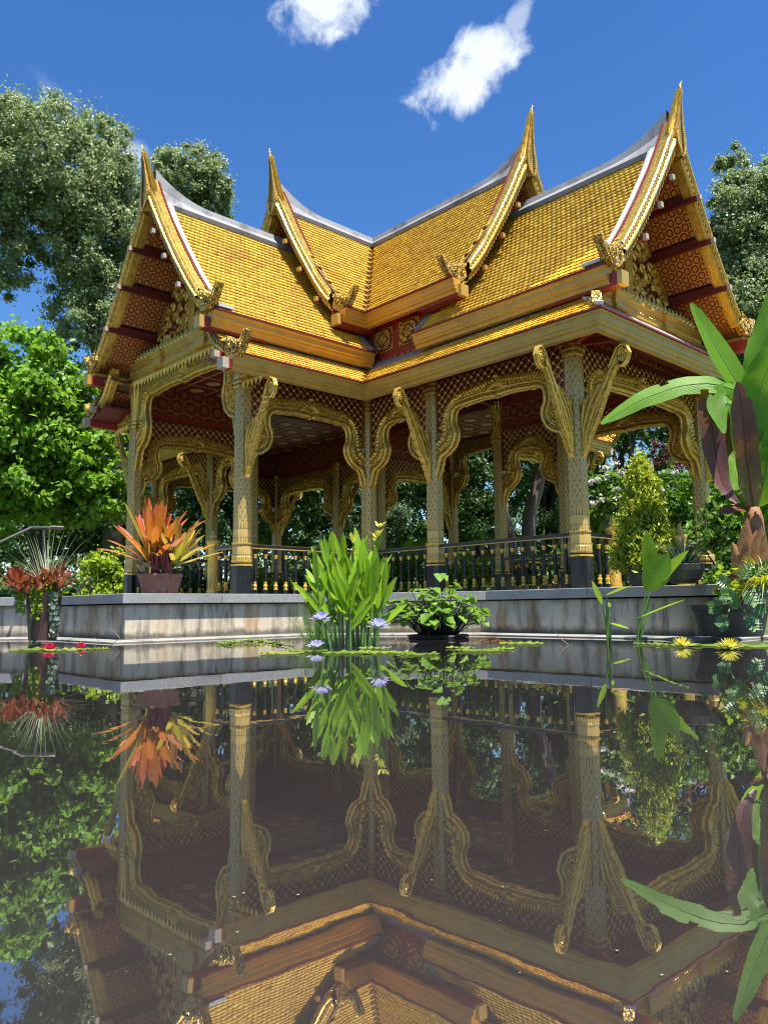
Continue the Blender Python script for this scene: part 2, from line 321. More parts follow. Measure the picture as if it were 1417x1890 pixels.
def barge(M, U, outer, inner, base, name_parent, full=True):
    for sg in (1, -1):
        mb = MB(); rows = []; fr = [0, .10, .34, .44, .56, .66, .92, 1.0]; ff = [.02, .05, .05, .10, .10, .05, .05, .02]
        N = 26; oo = [(i / (N - 1)) for i in range(N)]
        def along(pts, k):
            L = [0]
            for a, b in zip(pts, pts[1:]): L.append(L[-1] + math.dist(a, b))
            return (np.interp(k * L[-1], L, [p[0] for p in pts]), np.interp(k * L[-1], L, [p[1] for p in pts]))
        I = [along(inner, k) for k in oo]; O = [along(outer, k) for k in oo]; O = [(a[0] + (b[0] - a[0]) * .08, a[1] + (b[1] - a[1]) * .08) for a, b in zip(O, I)]
        for (a, b) in zip(O, I):
            rows.append([M(U + ff[j], sg * (a[0] + (b[0] - a[0]) * f), a[1] + (b[1] - a[1]) * f) for j, f in enumerate(fr)] +
                        [M(U - (.13 if sg == -1 and False else .10), sg * b[0], b[1]), M(U - .13, sg * a[0], a[1]), M(U + .02, sg * a[0], a[1])])
        mb.grid(rows); bo = mb.build('bargeboard', 'gold', PAV)
        # ribs pressed across the inner half, leaf teeth on the outer edge
        tb = MB(); NT_ = 34 if full else 9
        for i in range(NT_):
            k = (i + .5) / NT_; a = Vector(along(outer, k)); b = Vector(along(inner, k)); a = a.lerp(b, .08); a2 = Vector(along(outer, min(1, k + .02))); tdir = (a2 - Vector(along(outer, max(0, k - .02)))).normalized()
            nn = (a - b).normalized(); h = .055; w_ = .034
            q = [a - tdir * w_, a + tdir * w_, a + nn * h - tdir * w_ * .9]
            tb.prism([(v.x, v.y) for v in (q if sg > 0 else q[::-1])], lambda p, z, d: M(d, sg * p, z), U - .04, U + .03)
            tb.prism([(v.x, v.y) for v in ([v_ - nn * .012 for v_ in q] if sg > 0 else [v_ - nn * .012 for v_ in q][::-1])], lambda p, z, d: M(d, sg * p, z), U - .12, U - .05)
            c = a + (b - a) * .80
            tb.beam(M(U + .058, sg * (c.x + nn.x * .055), c.y + nn.y * .055), M(U + .058, sg * (c.x - nn.x * .055), c.y - nn.y * .055), .022, .02, up=Vector(M(1, 0, 0)))
            c = a + (b - a) * .22
            tb.beam(M(U + .058, sg * (c.x + nn.x * .05 - tdir.x * .03), c.y + nn.y * .05 - tdir.y * .03), M(U + .058, sg * (c.x - nn.x * .04), c.y - nn.y * .04), .03, .025, up=Vector(M(1, 0, 0)))
        stuff(tb.build('leaf_teeth', 'gold', bo))
        rt = MB(); rt.grid([[M(U - .17, sg * (a[0] + .018), a[1] + .018), M(U - .135, sg * (a[0] + .024), a[1] + .024), M(U - .133, sg * (a[0] - .02), a[1] - .02)] for a in O]); rt.build('red_trim', 'red_trim', bo)
        if full and U in (5.80, 7.70):
            rt = MB(); rt.grid([[M(U - .34, sg * (a[0] - .02), a[1] - .02), M(U - .27, sg * (a[0] + .026 * min(1, i_ / 10)), a[1] + .026 * min(1, i_ / 10)), M(U - .18, sg * (a[0] + .026 * min(1, i_ / 10)), a[1] + .026 * min(1, i_ / 10)), M(U - .175, sg * (a[0] - .03), a[1] - .03)] for i_, a in enumerate(O[4:])]); rt.build('verge_cap', 'zinc', bo)
        # the upturned tail
        bx, bz = base
        out = [(-.26, .12), (-.06, -.06), (.16, -.05), (.30, .08), (.40, .22), (.49, .37), (.43, .40), (.34, .30), (.24, .23), (.12, .21), (0, .26), (-.16, .42)]
        out = [(p * .86, q * .86) for p, q in out]; hb = MB(); hb.prism([(bx + p, bz + q) for p, q in (out if sg > 0 else out[::-1])], lambda p, z, d: M(d, sg * p, z), U - .05, U + .09)
        hb.tube([M(U + .10, sg * (bx + .10 + .09 * math.cos(a_) * (1 - a_ / 14)), bz + .09 + .09 * math.sin(a_) * (1 - a_ / 14)) for a_ in np.linspace(0, 10, 26)], .016, 5)
        hb.tube([M(U + .10, sg * (bx - .08 + .06 * math.cos(a_) * (1 - a_ / 12)), bz + .17 + .07 * math.sin(a_) * (1 - a_ / 12)) for a_ in np.linspace(2, 11, 24)], .014, 5)
        hb.beam(M(U + .02, sg * (bx + .23), bz + .02), M(U + .02, sg * (bx + .40), bz + .34), .12, .04, up=Vector(M(1, 0, 0)))
        for i in range(5): hb.beam(M(U + .09, sg * (bx - .2 + .1 * i), bz + .34 - .035 * i), M(U + .09, sg * (bx - .16 + .1 * i), bz + .26 - .03 * i), .035, .03, up=Vector(M(1, 0, 0)))
        hb.build('tail_finial', 'gold_carved', PAV)

def chofa(M, U, hw, z0, tip):
    """spear-shaped ridge finial: stations of (z, half width)"""
    mb = MB(); rows = []
    for z, w_ in hw:
        k = (z - z0) / (tip - z0); th = .11 * (1 - k) + .02; lean = .17 * k * k
        rows.append([M(U - .06 * (1 - k) + lean, -w_, z), M(U + th * .6 + lean, -w_ * .55, z), M(U + th + lean, 0, z), M(U + th * .6 + lean, w_ * .55, z), M(U - .06 * (1 - k) + lean, w_, z), M(U - .08 * (1 - k) + lean, 0, z), M(U - .06 * (1 - k) + lean, -w_, z)])
    mb.grid(rows); c = mb.build('ridge_finial', 'gold_scales', PAV)
    sc = MB()
    for i in range(len(hw) * 3):
        z = z0 + (tip - z0) * (.02 + .86 * i / (len(hw) * 3)); w_ = float(np.interp(z, [h[0] for h in hw], [h[1] for h in hw])); k = (z - z0) / (tip - z0)
        for sg in (1, -1):
            q = [(w_ * .95, z - .02), (w_ * .95 + .045 * (1 - k * .7), z + .05), (w_ * .7, z + .035)]
            sc.prism(q if sg > 0 else q[::-1], lambda p, zz, d: M(d + .17 * k * k, sg * p, zz), U - .03, U + .03)
            q = [(w_ * .1, z - .02), (w_ * .62, z + .01), (w_ * .5, z + .06)]
            sc.prism(q if sg > 0 else q[::-1], lambda p, zz, d: M(d + .17 * k * k, sg * p, zz), U + .05 * (1 - k), U + (.11 * (1 - k) + .035))
    stuff(sc.build('leaf_scales', 'gold', c))

def ridge_cap(M, z, u0, u1, rise, mat='lead'):
    us = np.linspace(u0, u1, 22); rows = []
    for u in us:
        k = max(0, (u - (u1 - 1.3)) / 1.3); up_ = rise * k ** 2.2; wb = .17
        rows.append([M(u, -wb, z - .20), M(u, -wb - .02, z - .12), M(u, -.075, z + .0 + up_ * .5), M(u, -.05, z + .12 + up_), M(u, .05, z + .12 + up_), M(u, .075, z + up_ * .5), M(u, wb + .02, z - .12), M(u, wb, z - .20)])
    mb = MB(); mb.grid(rows); mb.add(rows[0], [tuple(range(8))[::-1]]); return mb.build('ridge_cap', mat, PAV)

FASC = [(.0, 0), (.045, 0), (.045, -.035), (.015, -.05), (.015, -.14), (-.01, -.155), (-.01, -.20), (-.05, -.215), (-.05, -.28), (-.16, -.28), (-.16, 0)]
def scaled(pr, z, k=1.0): return [(a, z + b * k) for a, b in pr]

def fascia(path, z, k=1.0, mat='gold_tile_bounce'):
    mb = MB(); mb.sweep(scaled(FASC, z, k), path); f = mb.build('eave_fascia', mat, PAV)
    tr = MB(); tr.sweep([(-.03, z + .004), (.07, z + .004), (.07, z + .03), (-.03, z + .05)], path); tr.build('drip_edge', 'red_trim', f); return f

def wpath(M, pts): return [M(u, s, 0)[:2] for u, s in pts]

for wn, wd in WING.items():
    M = WMAP[wn]
    ped_u = wd['col'][-1] - .19
    for tier, (prof, u0, u1, mat_) in enumerate(((P1, 0, wd['t1'], 0), (P2, wd['i2'], wd['t2'], 0)), 1):
        for sg in (1, -1):
            if tier == 1: tr = lambda s, u1=u1: (abs(s), u1 - .06)
            else: tr = lambda s, u0=u0, u1=u1: (u0, u1 - .06)
            mb = MB()
            rows = [[M(tr(s)[0] if tier == 1 else u0, sg * s, z) for s, z in prof], [M(u1 - .02, sg * s, z) for s, z in prof]]
            mb.grid(rows if sg > 0 else rows[::-1])
            rows = [[M(max(tr(s)[0], .02) if tier == 1 else u0, sg * s, z - .10) for s, z in prof], [M(u1 - .02, sg * s, z - .10) for s, z in prof]]
            mb.grid(rows[::-1] if sg > 0 else rows)
            slab = mb.build('roof_slope', 'tile_bed', PAV)
            if wd['vis'] == sg: tile_rows(prof, lambda t_, s, z, M=M, sg=sg: M(t_, sg * s, z), tr, slab)
            elif wn in 'BK': tile_rows(prof, lambda t_, s, z, M=M, sg=sg: M(t_, sg * s, z), tr, slab, .27, .22)
            # stencilled soffit of the gable overhang, one panel between each pair of purlins
            if tier == 2 or True:
                pz = [(.12, .43), (.53, .88), (.98, 1.42), (1.52, 2.2)] if tier == 2 else [(.1, 1.0), (1.1, 2.2)]
                back = ped_u if tier == 2 else u1 - .75
                for (sa, sb) in pz:
                    ss = np.linspace(sa, sb, 4); f = MB(); dz = -.13
                    r_ = [[M(u, sg * s, min(interp(prof, s) + dz, interp(IN2 if tier == 2 else IN1, s) + .04)) for s in ss] for u in (back, u1 - .09)]
                    uvr = [[(u, s * 1.6) for s in ss] for u in (back, u1)]
                    if sg > 0: r_ = r_[::-1]; uvr = uvr[::-1]
                    f.grid(r_, uvr); f.build('soffit_panel', 'soffit_stencil', PAV)
                for ps in ((.48, .93, 1.47) if tier == 2 else (.55, 1.05, 1.6)):
                    z = interp(IN2 if tier == 2 else IN1, ps) - .075; pb = MB(); pb.box(back, u1 + .16, sg * ps - .036, sg * ps + .036, z - .02, z + .055, M); pb.box(back + .01, u1 - .14, sg * ps - .04, sg * ps + .04, z + .056, z + .135, M); p_ = pb.build('purlin', 'red_dark', PAV)
                    e = MB(); e.box(u1 + .115, u1 + .175, sg * ps - .042, sg * ps + .042, z - .026, z + .06, M); e.build('end_cap', 'gold_paint' if tier == 1 else 'weathered_wood', p_)
                # flat gold batten along the edge of the soffit, plate beam at the foot
                gb = MB(); ss = np.linspace(.08, 2.2, 8); gr = [[M(u, sg * s, min(interp(prof, s) - .14, interp(IN2 if tier == 2 else IN1, s) + .03)) for s in ss] for u in (u1 - .15, u1 - .10)]; gb.grid(gr[::-1] if sg > 0 else gr); gb.build('soffit_batten', 'gold_paint', PAV)
                z = prof[-1][1] - .10; pb = MB(); pb.box(back - .1, u1 + .18, sg * 2.24 - .09, sg * 2.24 + .09, z - .20, z + .0, M); p_ = pb.build('wall_plate', 'red', PAV)
                e = MB(); e.box(u1 + .12, u1 + .20, sg * 2.24 - .095, sg * 2.24 + .095, z - .205, z + .005, M); e.build('end_cap', 'gold_paint', p_)
            # lead verge beside the bargeboard and at the inner end
            ou = OUT1 if tier == 1 else OUT2
            if tier == 2:
                vb = MB(); vb.grid([[M(u0 - .05, sg * s, interp(prof, s) + .02), M(u0 - .05, sg * s, interp(prof, s) + .075), M(u0 + .0, sg * s, interp(prof, s) + .085), M(u0 + .10, sg * s, interp(prof, s) + .07), M(u0 + .10, sg * s, interp(prof, s) + .03)] for s in np.linspace(.1, 2.46, 14)]); vb.build('verge_flashing', 'lead', slab)
                if sg == wd['vis']:
                    zf = MB(); zf.box(u1 - .35, u1 - .05, sg * 2.30, sg * 2.50, 5.42, 5.47, M); zf.build('flashing', 'zinc', slab)
    # fascias of tiers one and two
    for sg in (1, -1):
        pth = wpath(M, [(wd['i2'], sg * 2.42), (wd['t2'], sg * 2.42)])
        fascia(pth if sg < 0 else pth[::-1], 5.36, .95, 'gold_paint' if wn == 'R' else 'gold_tile_bounce')
    # gable finials and bargeboards
    barge(M, wd['t2'], OUT2, IN2, (2.25, 5.42), PAV); barge(M, wd['t1'], OUT1, IN1, (2.27, 6.16), PAV)
    chofa(M, wd['t2'], [(7.98, .10), (8.15, .26), (8.30, .28), (8.45, .235), (8.6, .18), (8.75, .135), (8.9, .10), (9.05, .068), (9.2, .035), (9.32, .008)], 7.98, 9.32)
    chofa(M, wd['t1'], [(8.92, .10), (9.08, .25), (9.22, .27), (9.38, .22), (9.55, .165), (9.75, .12), (9.95, .088), (10.15, .056), (10.3, .032), (10.44, .008)], 8.92, 10.44)
    ridge_cap(M, 8.34, wd['i2'] + .2, wd['t2'] - .10, .44); ridge_cap(M, 9.20, .0, wd['t1'] - .10, .40)
    # plain red gable board of the upper tier
    pb = MB(); o_ = [(0, 8.95)] + [(s, interp(P1, s) - .12) for s in (.5, .9, 1.3, 1.73, 2.1)] + [(2.1, 5.9), (-2.1, 5.9)] + [(-s, interp(P1, s) - .12) for s in (2.1, 1.73, 1.3, .9, .5)]
    pb.prism(o_, lambda p, z, d: M(d, p, z), wd['t1'] - .80, wd['t1'] - .76); pb.build('gable_board', 'red', PAV)

# valley corners of the top fascia
for (sx, sy) in ((1, -1), (1, 1), (-1, 1), (-1, -1)):
    e = 2.42; yl = 2.95; xl = 4.75
    pth = [(sx * e, sy * yl), (sx * e, sy * e), (sx * xl, sy * e)]
    if sx * sy > 0: pth = pth[::-1]
    fascia(pth, 6.12, .88, 'gold_tile_bounce')

# lower skirt roof, carried round the two long wings and stopped at the two porches
def mir(p, mx): return [(-x, y) for x, y in p][::-1] if mx else p
for mx in (False, True):
    e = T3E
    path = [(e, -5.66), (e, -e), (7.82, -e), (7.82, e), (e, e), (e, 5.66)]
    pa = mir(path, mx)
    fascia(pa, 4.545, .92, 'gold_paint')
    mb = MB(); mb.sweep([(T3I - T3E, 5.13), (0, 4.555), (0, 4.515), (T3I - T3E, 5.08)], pa); slab = mb.build('skirt_roof', 'tile_bed', PAV)
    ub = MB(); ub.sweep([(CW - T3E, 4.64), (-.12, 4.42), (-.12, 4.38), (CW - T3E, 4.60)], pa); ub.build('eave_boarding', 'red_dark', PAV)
    fl = MB(); fl.sweep([(T3I - T3E + .02, 5.20), (T3I - T3E + .16, 5.07), (T3I - T3E + .17, 5.05), (T3I - T3E + .17, 5.03), (T3I - T3E + .02, 5.14)], pa); fl.build('head_flashing', 'lead', slab)
    for (a, b), (ma, mb_) in zip(zip(path, path[1:]), ((0, 1), (1, -1), (-1, -1), (-1, 1), (1, 0))):
        a = Vector(a); b = Vector(b); d = (b - a); L_ = d.length; d.normalize(); nrm = Vector((d.y, -d.x))
        def MM(t_, s, z, a=a, d=d, nrm=nrm):
            p = a + d * t_ + nrm * (s - T3E); return ((-p.x if mx else p.x), p.y, z)
        def tr(s, ma=ma, mb_=mb_, L_=L_):
            k = T3E - s        # how far inside the eave line; a re-entrant mitre lengthens, a hip shortens
            return (0 + (0 if ma == 0 else (-k if ma > 0 else k)), L_ + (0 if mb_ == 0 else (k if mb_ > 0 else -k)))
        tile_rows([(T3I, 5.13), (T3E + .04, 4.535)], MM, tr, slab, .128, .102 if not mx else .204)
for (X, Y) in ((7.45, -2.47), (7.45, 2.47), (-7.45, -2.47), (-7.45, 2.47)):
    # lead hip and a small corner finial at each hipped corner
    sx, sy = math.copysign(1, X), math.copysign(1, Y)
    hb = MB(); hb.beam((sx * 7.10, sy * 2.12, 5.14), (sx * 7.84, sy * 2.86, 4.63), .10, .05); hb.build('hip_flashing', 'zinc', PAV)
    hf = MB(); hf.prism([(0, 0), (.30, -.02), (.46, .12), (.40, .30), (.34, .16), (.2, .12), (.1, .2), (0, .14)], lambda p, z, d: (sx * (7.42 + p * .7 + d * sy * sx), sy * (2.44 + p * .7 - d * sx * sy), 4.76 - p * .42 + z), -.05, .05); hf.build('corner_finial', 'gold_carved', PAV)

# tile mesh; the 300 nearest as pieces, the rest joined
tm = MB(); xs = (-.0485, -.036, .036, .0485); ar = (0, .004, .004, 0)
TV = [(x, 0 if 0 < i < 3 else .006, .034 + a) for i, (x, a) in enumerate(zip(xs, ar))] + [(x, .175, .012 + a) for x, a in zip(xs, ar)] + [(x, .004 if 0 < i < 3 else .02, .020 + a * .5) for i, (x, a) in enumerate(zip(xs, ar))]
TF = [(0, 1, 5, 4), (1, 2, 6, 5), (2, 3, 7, 6), (8, 9, 1, 0), (9, 10, 2, 1), (10, 11, 3, 2), (8, 0, 4), (3, 11, 7)]
tm.add(TV, TF); tile_me = tm.mesh('tile', 'tile')
def seen(Mx):
    p = Mx.translation; n = Vector((Mx[0][2], Mx[1][2], Mx[2][2])); return (CP - p).dot(n) > 0 and p.x > 0 and p.y < 2.0
order = sorted((i for i, (Mx, _) in enumerate(TILES) if seen(Mx)), key=lambda i: (TILES[i][0].translation - CP).length)
near = set(order[:300])
tv = np.array(TV); allv = []; allf = []
for i, (Mx, slab) in enumerate(TILES):
    if i in near: obj('tile', tile_me, slab, Mx)
    else:
        A = np.array(Mx); kx = 1.0; allv.append(tv @ A[:3, :3].T + A[:3, 3])
def np_mesh(name, V, F_flat, sizes, mat, smooth=False):
    me = bpy.data.meshes.new(name); me.vertices.add(len(V)); me.vertices.foreach_set('co', np.asarray(V, np.float32).ravel())
    me.loops.add(len(F_flat)); me.loops.foreach_set('vertex_index', np.asarray(F_flat, np.int32))
    me.polygons.add(len(sizes)); st = np.concatenate(([0], np.cumsum(sizes)[:-1])); me.polygons.foreach_set('loop_start', st.astype(np.int32))
    if smooth: me.polygons.foreach_set('use_smooth', np.ones(len(sizes), bool))
    for mm in ([mat] if isinstance(mat, str) else mat): me.materials.append(MATS[mm])
    me.update(calc_edges=True); return me
nT = len(allv); V = np.concatenate(allv); ff = np.concatenate([np.array(f) for f in TF]); sz = np.array([len(f) for f in TF])
Fl = (ff[None, :] + (np.arange(nT) * 12)[:, None]).ravel()
stuff(obj('roof_tiles', np_mesh('roof_tiles', V, Fl, np.tile(sz, nT), 'tile'), PAV))

# ---------------------------------------------------------------- columns
def col_ring(h, c): return [(h, -h + c), (h, h - c), (h - c, h), (-h + c, h), (-h, h - c), (-h, -h + c), (-h + c, -h), (h - c, -h)]
def col_part(mb, zs, c=.055):
    per = []; rows = []; uvr = []
    for z, h in zs:
        r = col_ring(h, c * h / .13); r = r + [r[0]]; rows.append([(x, y, z) for x, y in r])
        d = [0]
        for a, b in zip(r, r[1:]): d.append(d[-1] + math.dist(a, b))
        uvr.append([(x, z - 0.9) for x in d])
    n = len(rows[0]); mb.grid(rows, uvr); mb.add(rows[-1][:-1], [tuple(range(n - 1))], [[(0, 0)] * (n - 1)])
def make_column(tall):
    sh = MB(); col_part(sh, [(1.20, .150), (1.30, .148), (1.31, .140), (1.52, .139), (1.53, .133), (2.0, .131), (4.32, .122)])
    sh_m = sh.mesh('column', 'column_net')
    pl = MB(); col_part(pl, [(H + .005, .158), (1.14, .153), (1.145, .145)]); pl_m = pl.mesh('plinth', 'black_lacquer')
    bd = []
    for z, h in ((1.145, .160), (1.515, .150), (1.215, .154)): q = MB(); col_part(q, [(z, h - .012), (z + .004, h), (z + .03, h), (z + .034, h - .012)]); bd.append(q.mesh('gold_band', 'gold'))
    bd_m = bd
    ca = MB()
    if tall:
        for z in (4.22, 4.30, 4.38): col_part(ca, [(z, .125), (z + .01, .15), (z + .05, .15), (z + .06, .125)])
        for k in range(16):
            a = 2 * PI * k / 16; pr = [(.13, 4.44), (.135, 4.75), (.17, 5.0), (.215, 5.17), (.20, 5.10), (.15, 4.95), (.10, 4.75), (.10, 4.44)]
            ca.prism(pr, lambda r_, z, d, a=a: (r_ * math.cos(a) - d * math.sin(a), r_ * math.sin(a) + d * math.cos(a), z), -.022, .022)
        col_part(ca, [(4.30, .118), (5.18, .118)])
    else:
        for z, h in ((4.26, .15), (4.33, .165), (4.41, .18)): col_part(ca, [(z, h - .03), (z + .012, h), (z + .045, h), (z + .057, h - .03)])
        col_part(ca, [(4.30, .12), (4.58, .12)])
    return sh_m, pl_m, bd_m, ca.mesh('capital', 'gold')
CM = {False: make_column(False), True: make_column(True)}
cols = []
for sx in (1, -1):
    for sy in (1, -1):
        cols += [(sx * CW, sy * CW, True), (sx * CW, sy * 4.96, True), (sx * 3.83, sy * CW, False), (sx * 6.83, sy * CW, False)]
for (x, y, tall) in cols:
    me = CM[tall]; c = obj('column', me[0], PAV, Matrix.Translation((x, y, 0)))
    for nm, mm in [('plinth', me[1]), ('capital', me[3])] + [('gold_band', q) for q in me[2]]: obj(nm, mm, c, local=True)

# ---------------------------------------------------------------- arches between the columns
ED = [(.10, 2.72), (.16, 2.95), (.22, 3.10), (.36, 3.15), (.48, 3.24), (.55, 3.36), (.57, 3.46), (.555, 3.56), (.53, 3.58), (.505, 3.66), (.505, 3.78), (.53, 3.87), (.60, 3.925), (.72, 3.95), (.78, 3.935), (.84, 3.955), (1.2, 3.975), (1.42, 3.965), (1.5, 3.95)]
UP = [(1.5, 4.34), (1.44, 4.26), (1.21, 4.235), (.68, 4.17), (.50, 4.10), (.38, 4.0), (.30, 3.86), (.27, 3.72), (.27, 3.55), (.22, 3.45), (.10, 3.36)]
def make_arch(half, tall):
    def mp(s, z):
        if s > .64: s = .64 + (s - .64) * (half - .64) / (1.5 - .64)
        if tall: z = 3.28 + (z - 2.72) * 1.285
        return s, z
    e = [mp(*p) for p in ED]; u = [mp(*p) for p in UP]
    if tall: u = [(s_, z_ - .22 if z_ > 4.7 else z_ - .12 if z_ > 4.4 else z_) for s_, z_ in u]
    mb = MB(); mo = MB(); cr = MB()
    for sg in (1, -1):
        o = e + u
        pts = [(sg * (half - s), z) for s, z in o]
        if sg > 0: pts = pts[::-1]
        mb.prism(pts, lambda p, z, d: (p, d, z), -.05, .05)
        for fy in (-1, 1):
            # round moulding along the opening, second bead above it
            path = [(sg * (half - s), fy * .055, z) for s, z in e]; mo.tube(path, .034, 6)
            eo = []
            for i, (s, z) in enumerate(e):
                a = Vector(e[max(i - 1, 0)]); b = Vector(e[min(i + 1, len(e) - 1)]); t_ = (b - a).normalized(); n_ = Vector((-t_.y, t_.x)); eo.append((s + n_.x * .085, z + n_.y * .085))
            mo.tube([(sg * (half - s), fy * .05, z) for s, z in eo[3:]], .020, 5)
            # carved leaves between the mouldings, leaning alternately
            Lb = [0]
            for a, b in zip(eo, eo[1:]): Lb.append(Lb[-1] + math.dist(a, b))
            nb = int(Lb[-1] / .085)
            for i in range(3, nb):
                d = i / nb * Lb[-1]; px_ = float(np.interp(d, Lb, [p[0] for p in eo])); pz_ = float(np.interp(d, Lb, [p[1] for p in eo])); qx = float(np.interp(d + .02, Lb, [p[0] for p in eo])); qz = float(np.interp(d + .02, Lb, [p[1] for p in eo]))
                t_ = Vector((qx - px_, qz - pz_)); t_ = t_.normalized() if t_.length > 1e-6 else Vector((1, 0)); n_ = Vector((-t_.y, t_.x)); c_ = Vector((px_, pz_)) + n_ * .05; k_ = .02 if i % 2 else -.015
                q = [c_ - t_ * .045 - n_ * .03, c_ + t_ * .01 + n_ * (.05 + k_), c_ + t_ * .055 - n_ * .02, c_ + n_ * .005]
                cr.add([(sg * (half - v.x), fy * .045, v.y) for v in q[:3]] + [(sg * (half - q[3].x), fy * .092, q[3].y)], [(0, 1, 3), (1, 2, 3), (2, 0, 3)])
            # volutes in the foot
            for (cx, cz, r0, ph, tn) in ((.33, 3.36, .11, 0, 11), (.20, 3.28, .07, 2, 9), (.28, 3.60, .05, 1, 8), (.22, 3.10, .05, 3, 8)):
                cx, cz = mp(cx, cz)
                mo.tube([(sg * (half - cx - r0 * (1 - a / (tn + 3)) * math.cos(a + ph)), fy * .055, cz + r0 * (1 - a / (tn + 3)) * math.sin(a + ph)) for a in np.linspace(0, tn, 22)], .013, 5)
            for k in range(5):
                s0, z0 = mp(.115 + .015 * k, 2.80 + .09 * k); s1, z1 = mp(.17 + .035 * k, 2.93 + .085 * k)
                mo.tube([(sg * (half - s0), fy * .055, z0), (sg * (half - (s0 + s1) / 2 - .02), fy * .065, (z0 + z1) / 2), (sg * (half - s1), fy * .05, z1)], [.02, .024, .006], 5)
            # leaf crest along the upper edge
            L = [0]
            for a, b in zip(u, u[1:]): L.append(L[-1] + math.dist(a, b))
            nL = int(L[-1] / .062)
            for i in range(nL):
                d = (i + .5) / nL * L[-1]; s = float(np.interp(d, L, [p[0] for p in u])); z = float(np.interp(d, L, [p[1] for p in u]))
                s2 = float(np.interp(d + .03, L, [p[0] for p in u])); z2 = float(np.interp(d + .03, L, [p[1] for p in u])); t_ = Vector((s2 - s, z2 - z)).normalized(); n_ = Vector((t_.y, -t_.x)) if t_.x < 0 and False else Vector((t_.y, -t_.x))
                if n_.y < -.2: n_ = -n_
                c = Vector((s, z)); q = [c - t_ * .034 - n_ * .09, c + t_ * .034 - n_ * .09, c + n_ * .045 + t_ * .016]
                pts = [(sg * (half - v.x), v.y) for v in q]
                cr.add([(pts[0][0], fy * .05, pts[0][1]), (pts[1][0], fy * .05, pts[1][1]), (pts[2][0], fy * .05, pts[2][1]), ((pts[0][0] + pts[1][0] + pts[2][0]) / 3, fy * .10, (pts[0][1] + pts[1][1] + pts[2][1]) / 3)], [(0, 1, 3), (1, 2, 3), (2, 0, 3), (1, 0, 3)][:3])
    zc = mp(1.5, 4.1)[1]
    for fy in (-1, 1):
        for k in range(9):
            a = PI * k / 8; mo.tube([(.22 * math.cos(a) * .3, fy * .06, zc - .02 + .1 * math.sin(a) * .3), (.26 * math.cos(a), fy * .07, zc - .03 + .16 * math.sin(a))], [.03, .012], 5)
    # lattice: rods and rosettes above the band, on a red board set back
    la = MB(); bdm = MB(); zt = 4.60 if not tall else 5.2
    def zlow(x):
        s = half - abs(x); pr = sorted((p[0], p[1]) for p in u[:9]); return interp(pr, s) - .05 if s > u[8][0] else u[8][1]
    xs_ = sorted(set([-half + .12] + [half * k / 14 - half for k in range(1, 28)] + [half - .12]))
    for a, b in zip(xs_, xs_[1:]):
        if tall: continue
        bdm.prism([(a, zlow(a)), (b, zlow(b)), (b, zt), (a, zt)], lambda p, z, d: (p, d, z), -.012, .012)
    c = .155
    if not tall:
        nx = int(half / c) + 2; nz = 12
        for i in range(-nx, nx):
            for j in range(-1, nz):
                for dx in (c / 2, -c / 2):
                    x0, z0 = i * c + (c / 2 if j % 2 else 0), 3.55 + j * c / 2; x1, z1 = x0 + dx, z0 + c / 2
                    if max(abs(x0), abs(x1)) > half - .13 or z1 > zt - .0 or z0 < zlow(x0) or z1 < zlow(x1): continue
                    for fy in (-1, 1): la.beam((x0, fy * .026, z0), (x1, fy * .026, z1), .014, .018, up=(0, 1, 0))
                x0, z0 = i * c + (c / 2 if j % 2 else 0), 3.55 + j * c / 2
                if abs(x0) < half - .15 and zlow(x0) < z0 < zt - .03:
                    for fy in (-1, 1):
                        r_ = .034; vs = [(x0 + r_ * math.cos(PI * k / 3), fy * .03, z0 + r_ * math.sin(PI * k / 3)) for k in range(6)] + [(x0, fy * .058, z0)]
                        la.add(vs, [(k, (k + 1) % 6, 6) for k in range(6)])
    else:
        # the porch front has upright gilt slats instead
        k = 0; x = -half + .14
        while x < half - .13:
            zl = zlow(x) + .0
            la.box(x - .026, x + .026, -.045, .045, zl, 5.24); la.box(x + .026, x + .052, -.02, .02, zl, 5.24); x += .078
    return mb.mesh('arch', 'gold_arch'), mo.mesh('moulding', 'gold', True), cr.mesh('leaf_crest', 'gold'), la.mesh('lattice' if not tall else 'slats', 'gold_paint'), (bdm.mesh('lattice_board', 'red_dark') if not tall else None)
ARCH = {}
def arch(x0, y0, x1, y1, tall=False):
    half = math.hypot(x1 - x0, y1 - y0) / 2; key = (round(half, 3), tall)
    if key not in ARCH: ARCH[key] = make_arch(half, tall)
    me = ARCH[key]; ang = math.atan2(y1 - y0, x1 - x0)
    Mx = Matrix.Translation(((x0 + x1) / 2, (y0 + y1) / 2, 0)) @ Matrix.Rotation(ang, 4, 'Z')
    a = obj('arch', me[0], PAV, Mx); obj('moulding', me[1], a, local=True); stuff(obj('leaf_crest', me[2], a, local=True)); stuff(obj('slats' if tall else 'lattice', me[3], a, local=True))
    if me[4]: obj('lattice_board', me[4], a, local=True)
for sx in (1, -1):
    for sy in (1, -1):
        arch(sx * CW, sy * CW, sx * CW, sy * 4.96); arch(sx * CW, sy * CW, sx * 3.83, sy * CW); arch(sx * 3.83, sy * CW, sx * 6.83, sy * CW)
    arch(sx * 6.83, -CW, sx * 6.83, CW)
for sy in (1, -1): arch(-CW, sy * 4.96, CW, sy * 4.96, True)

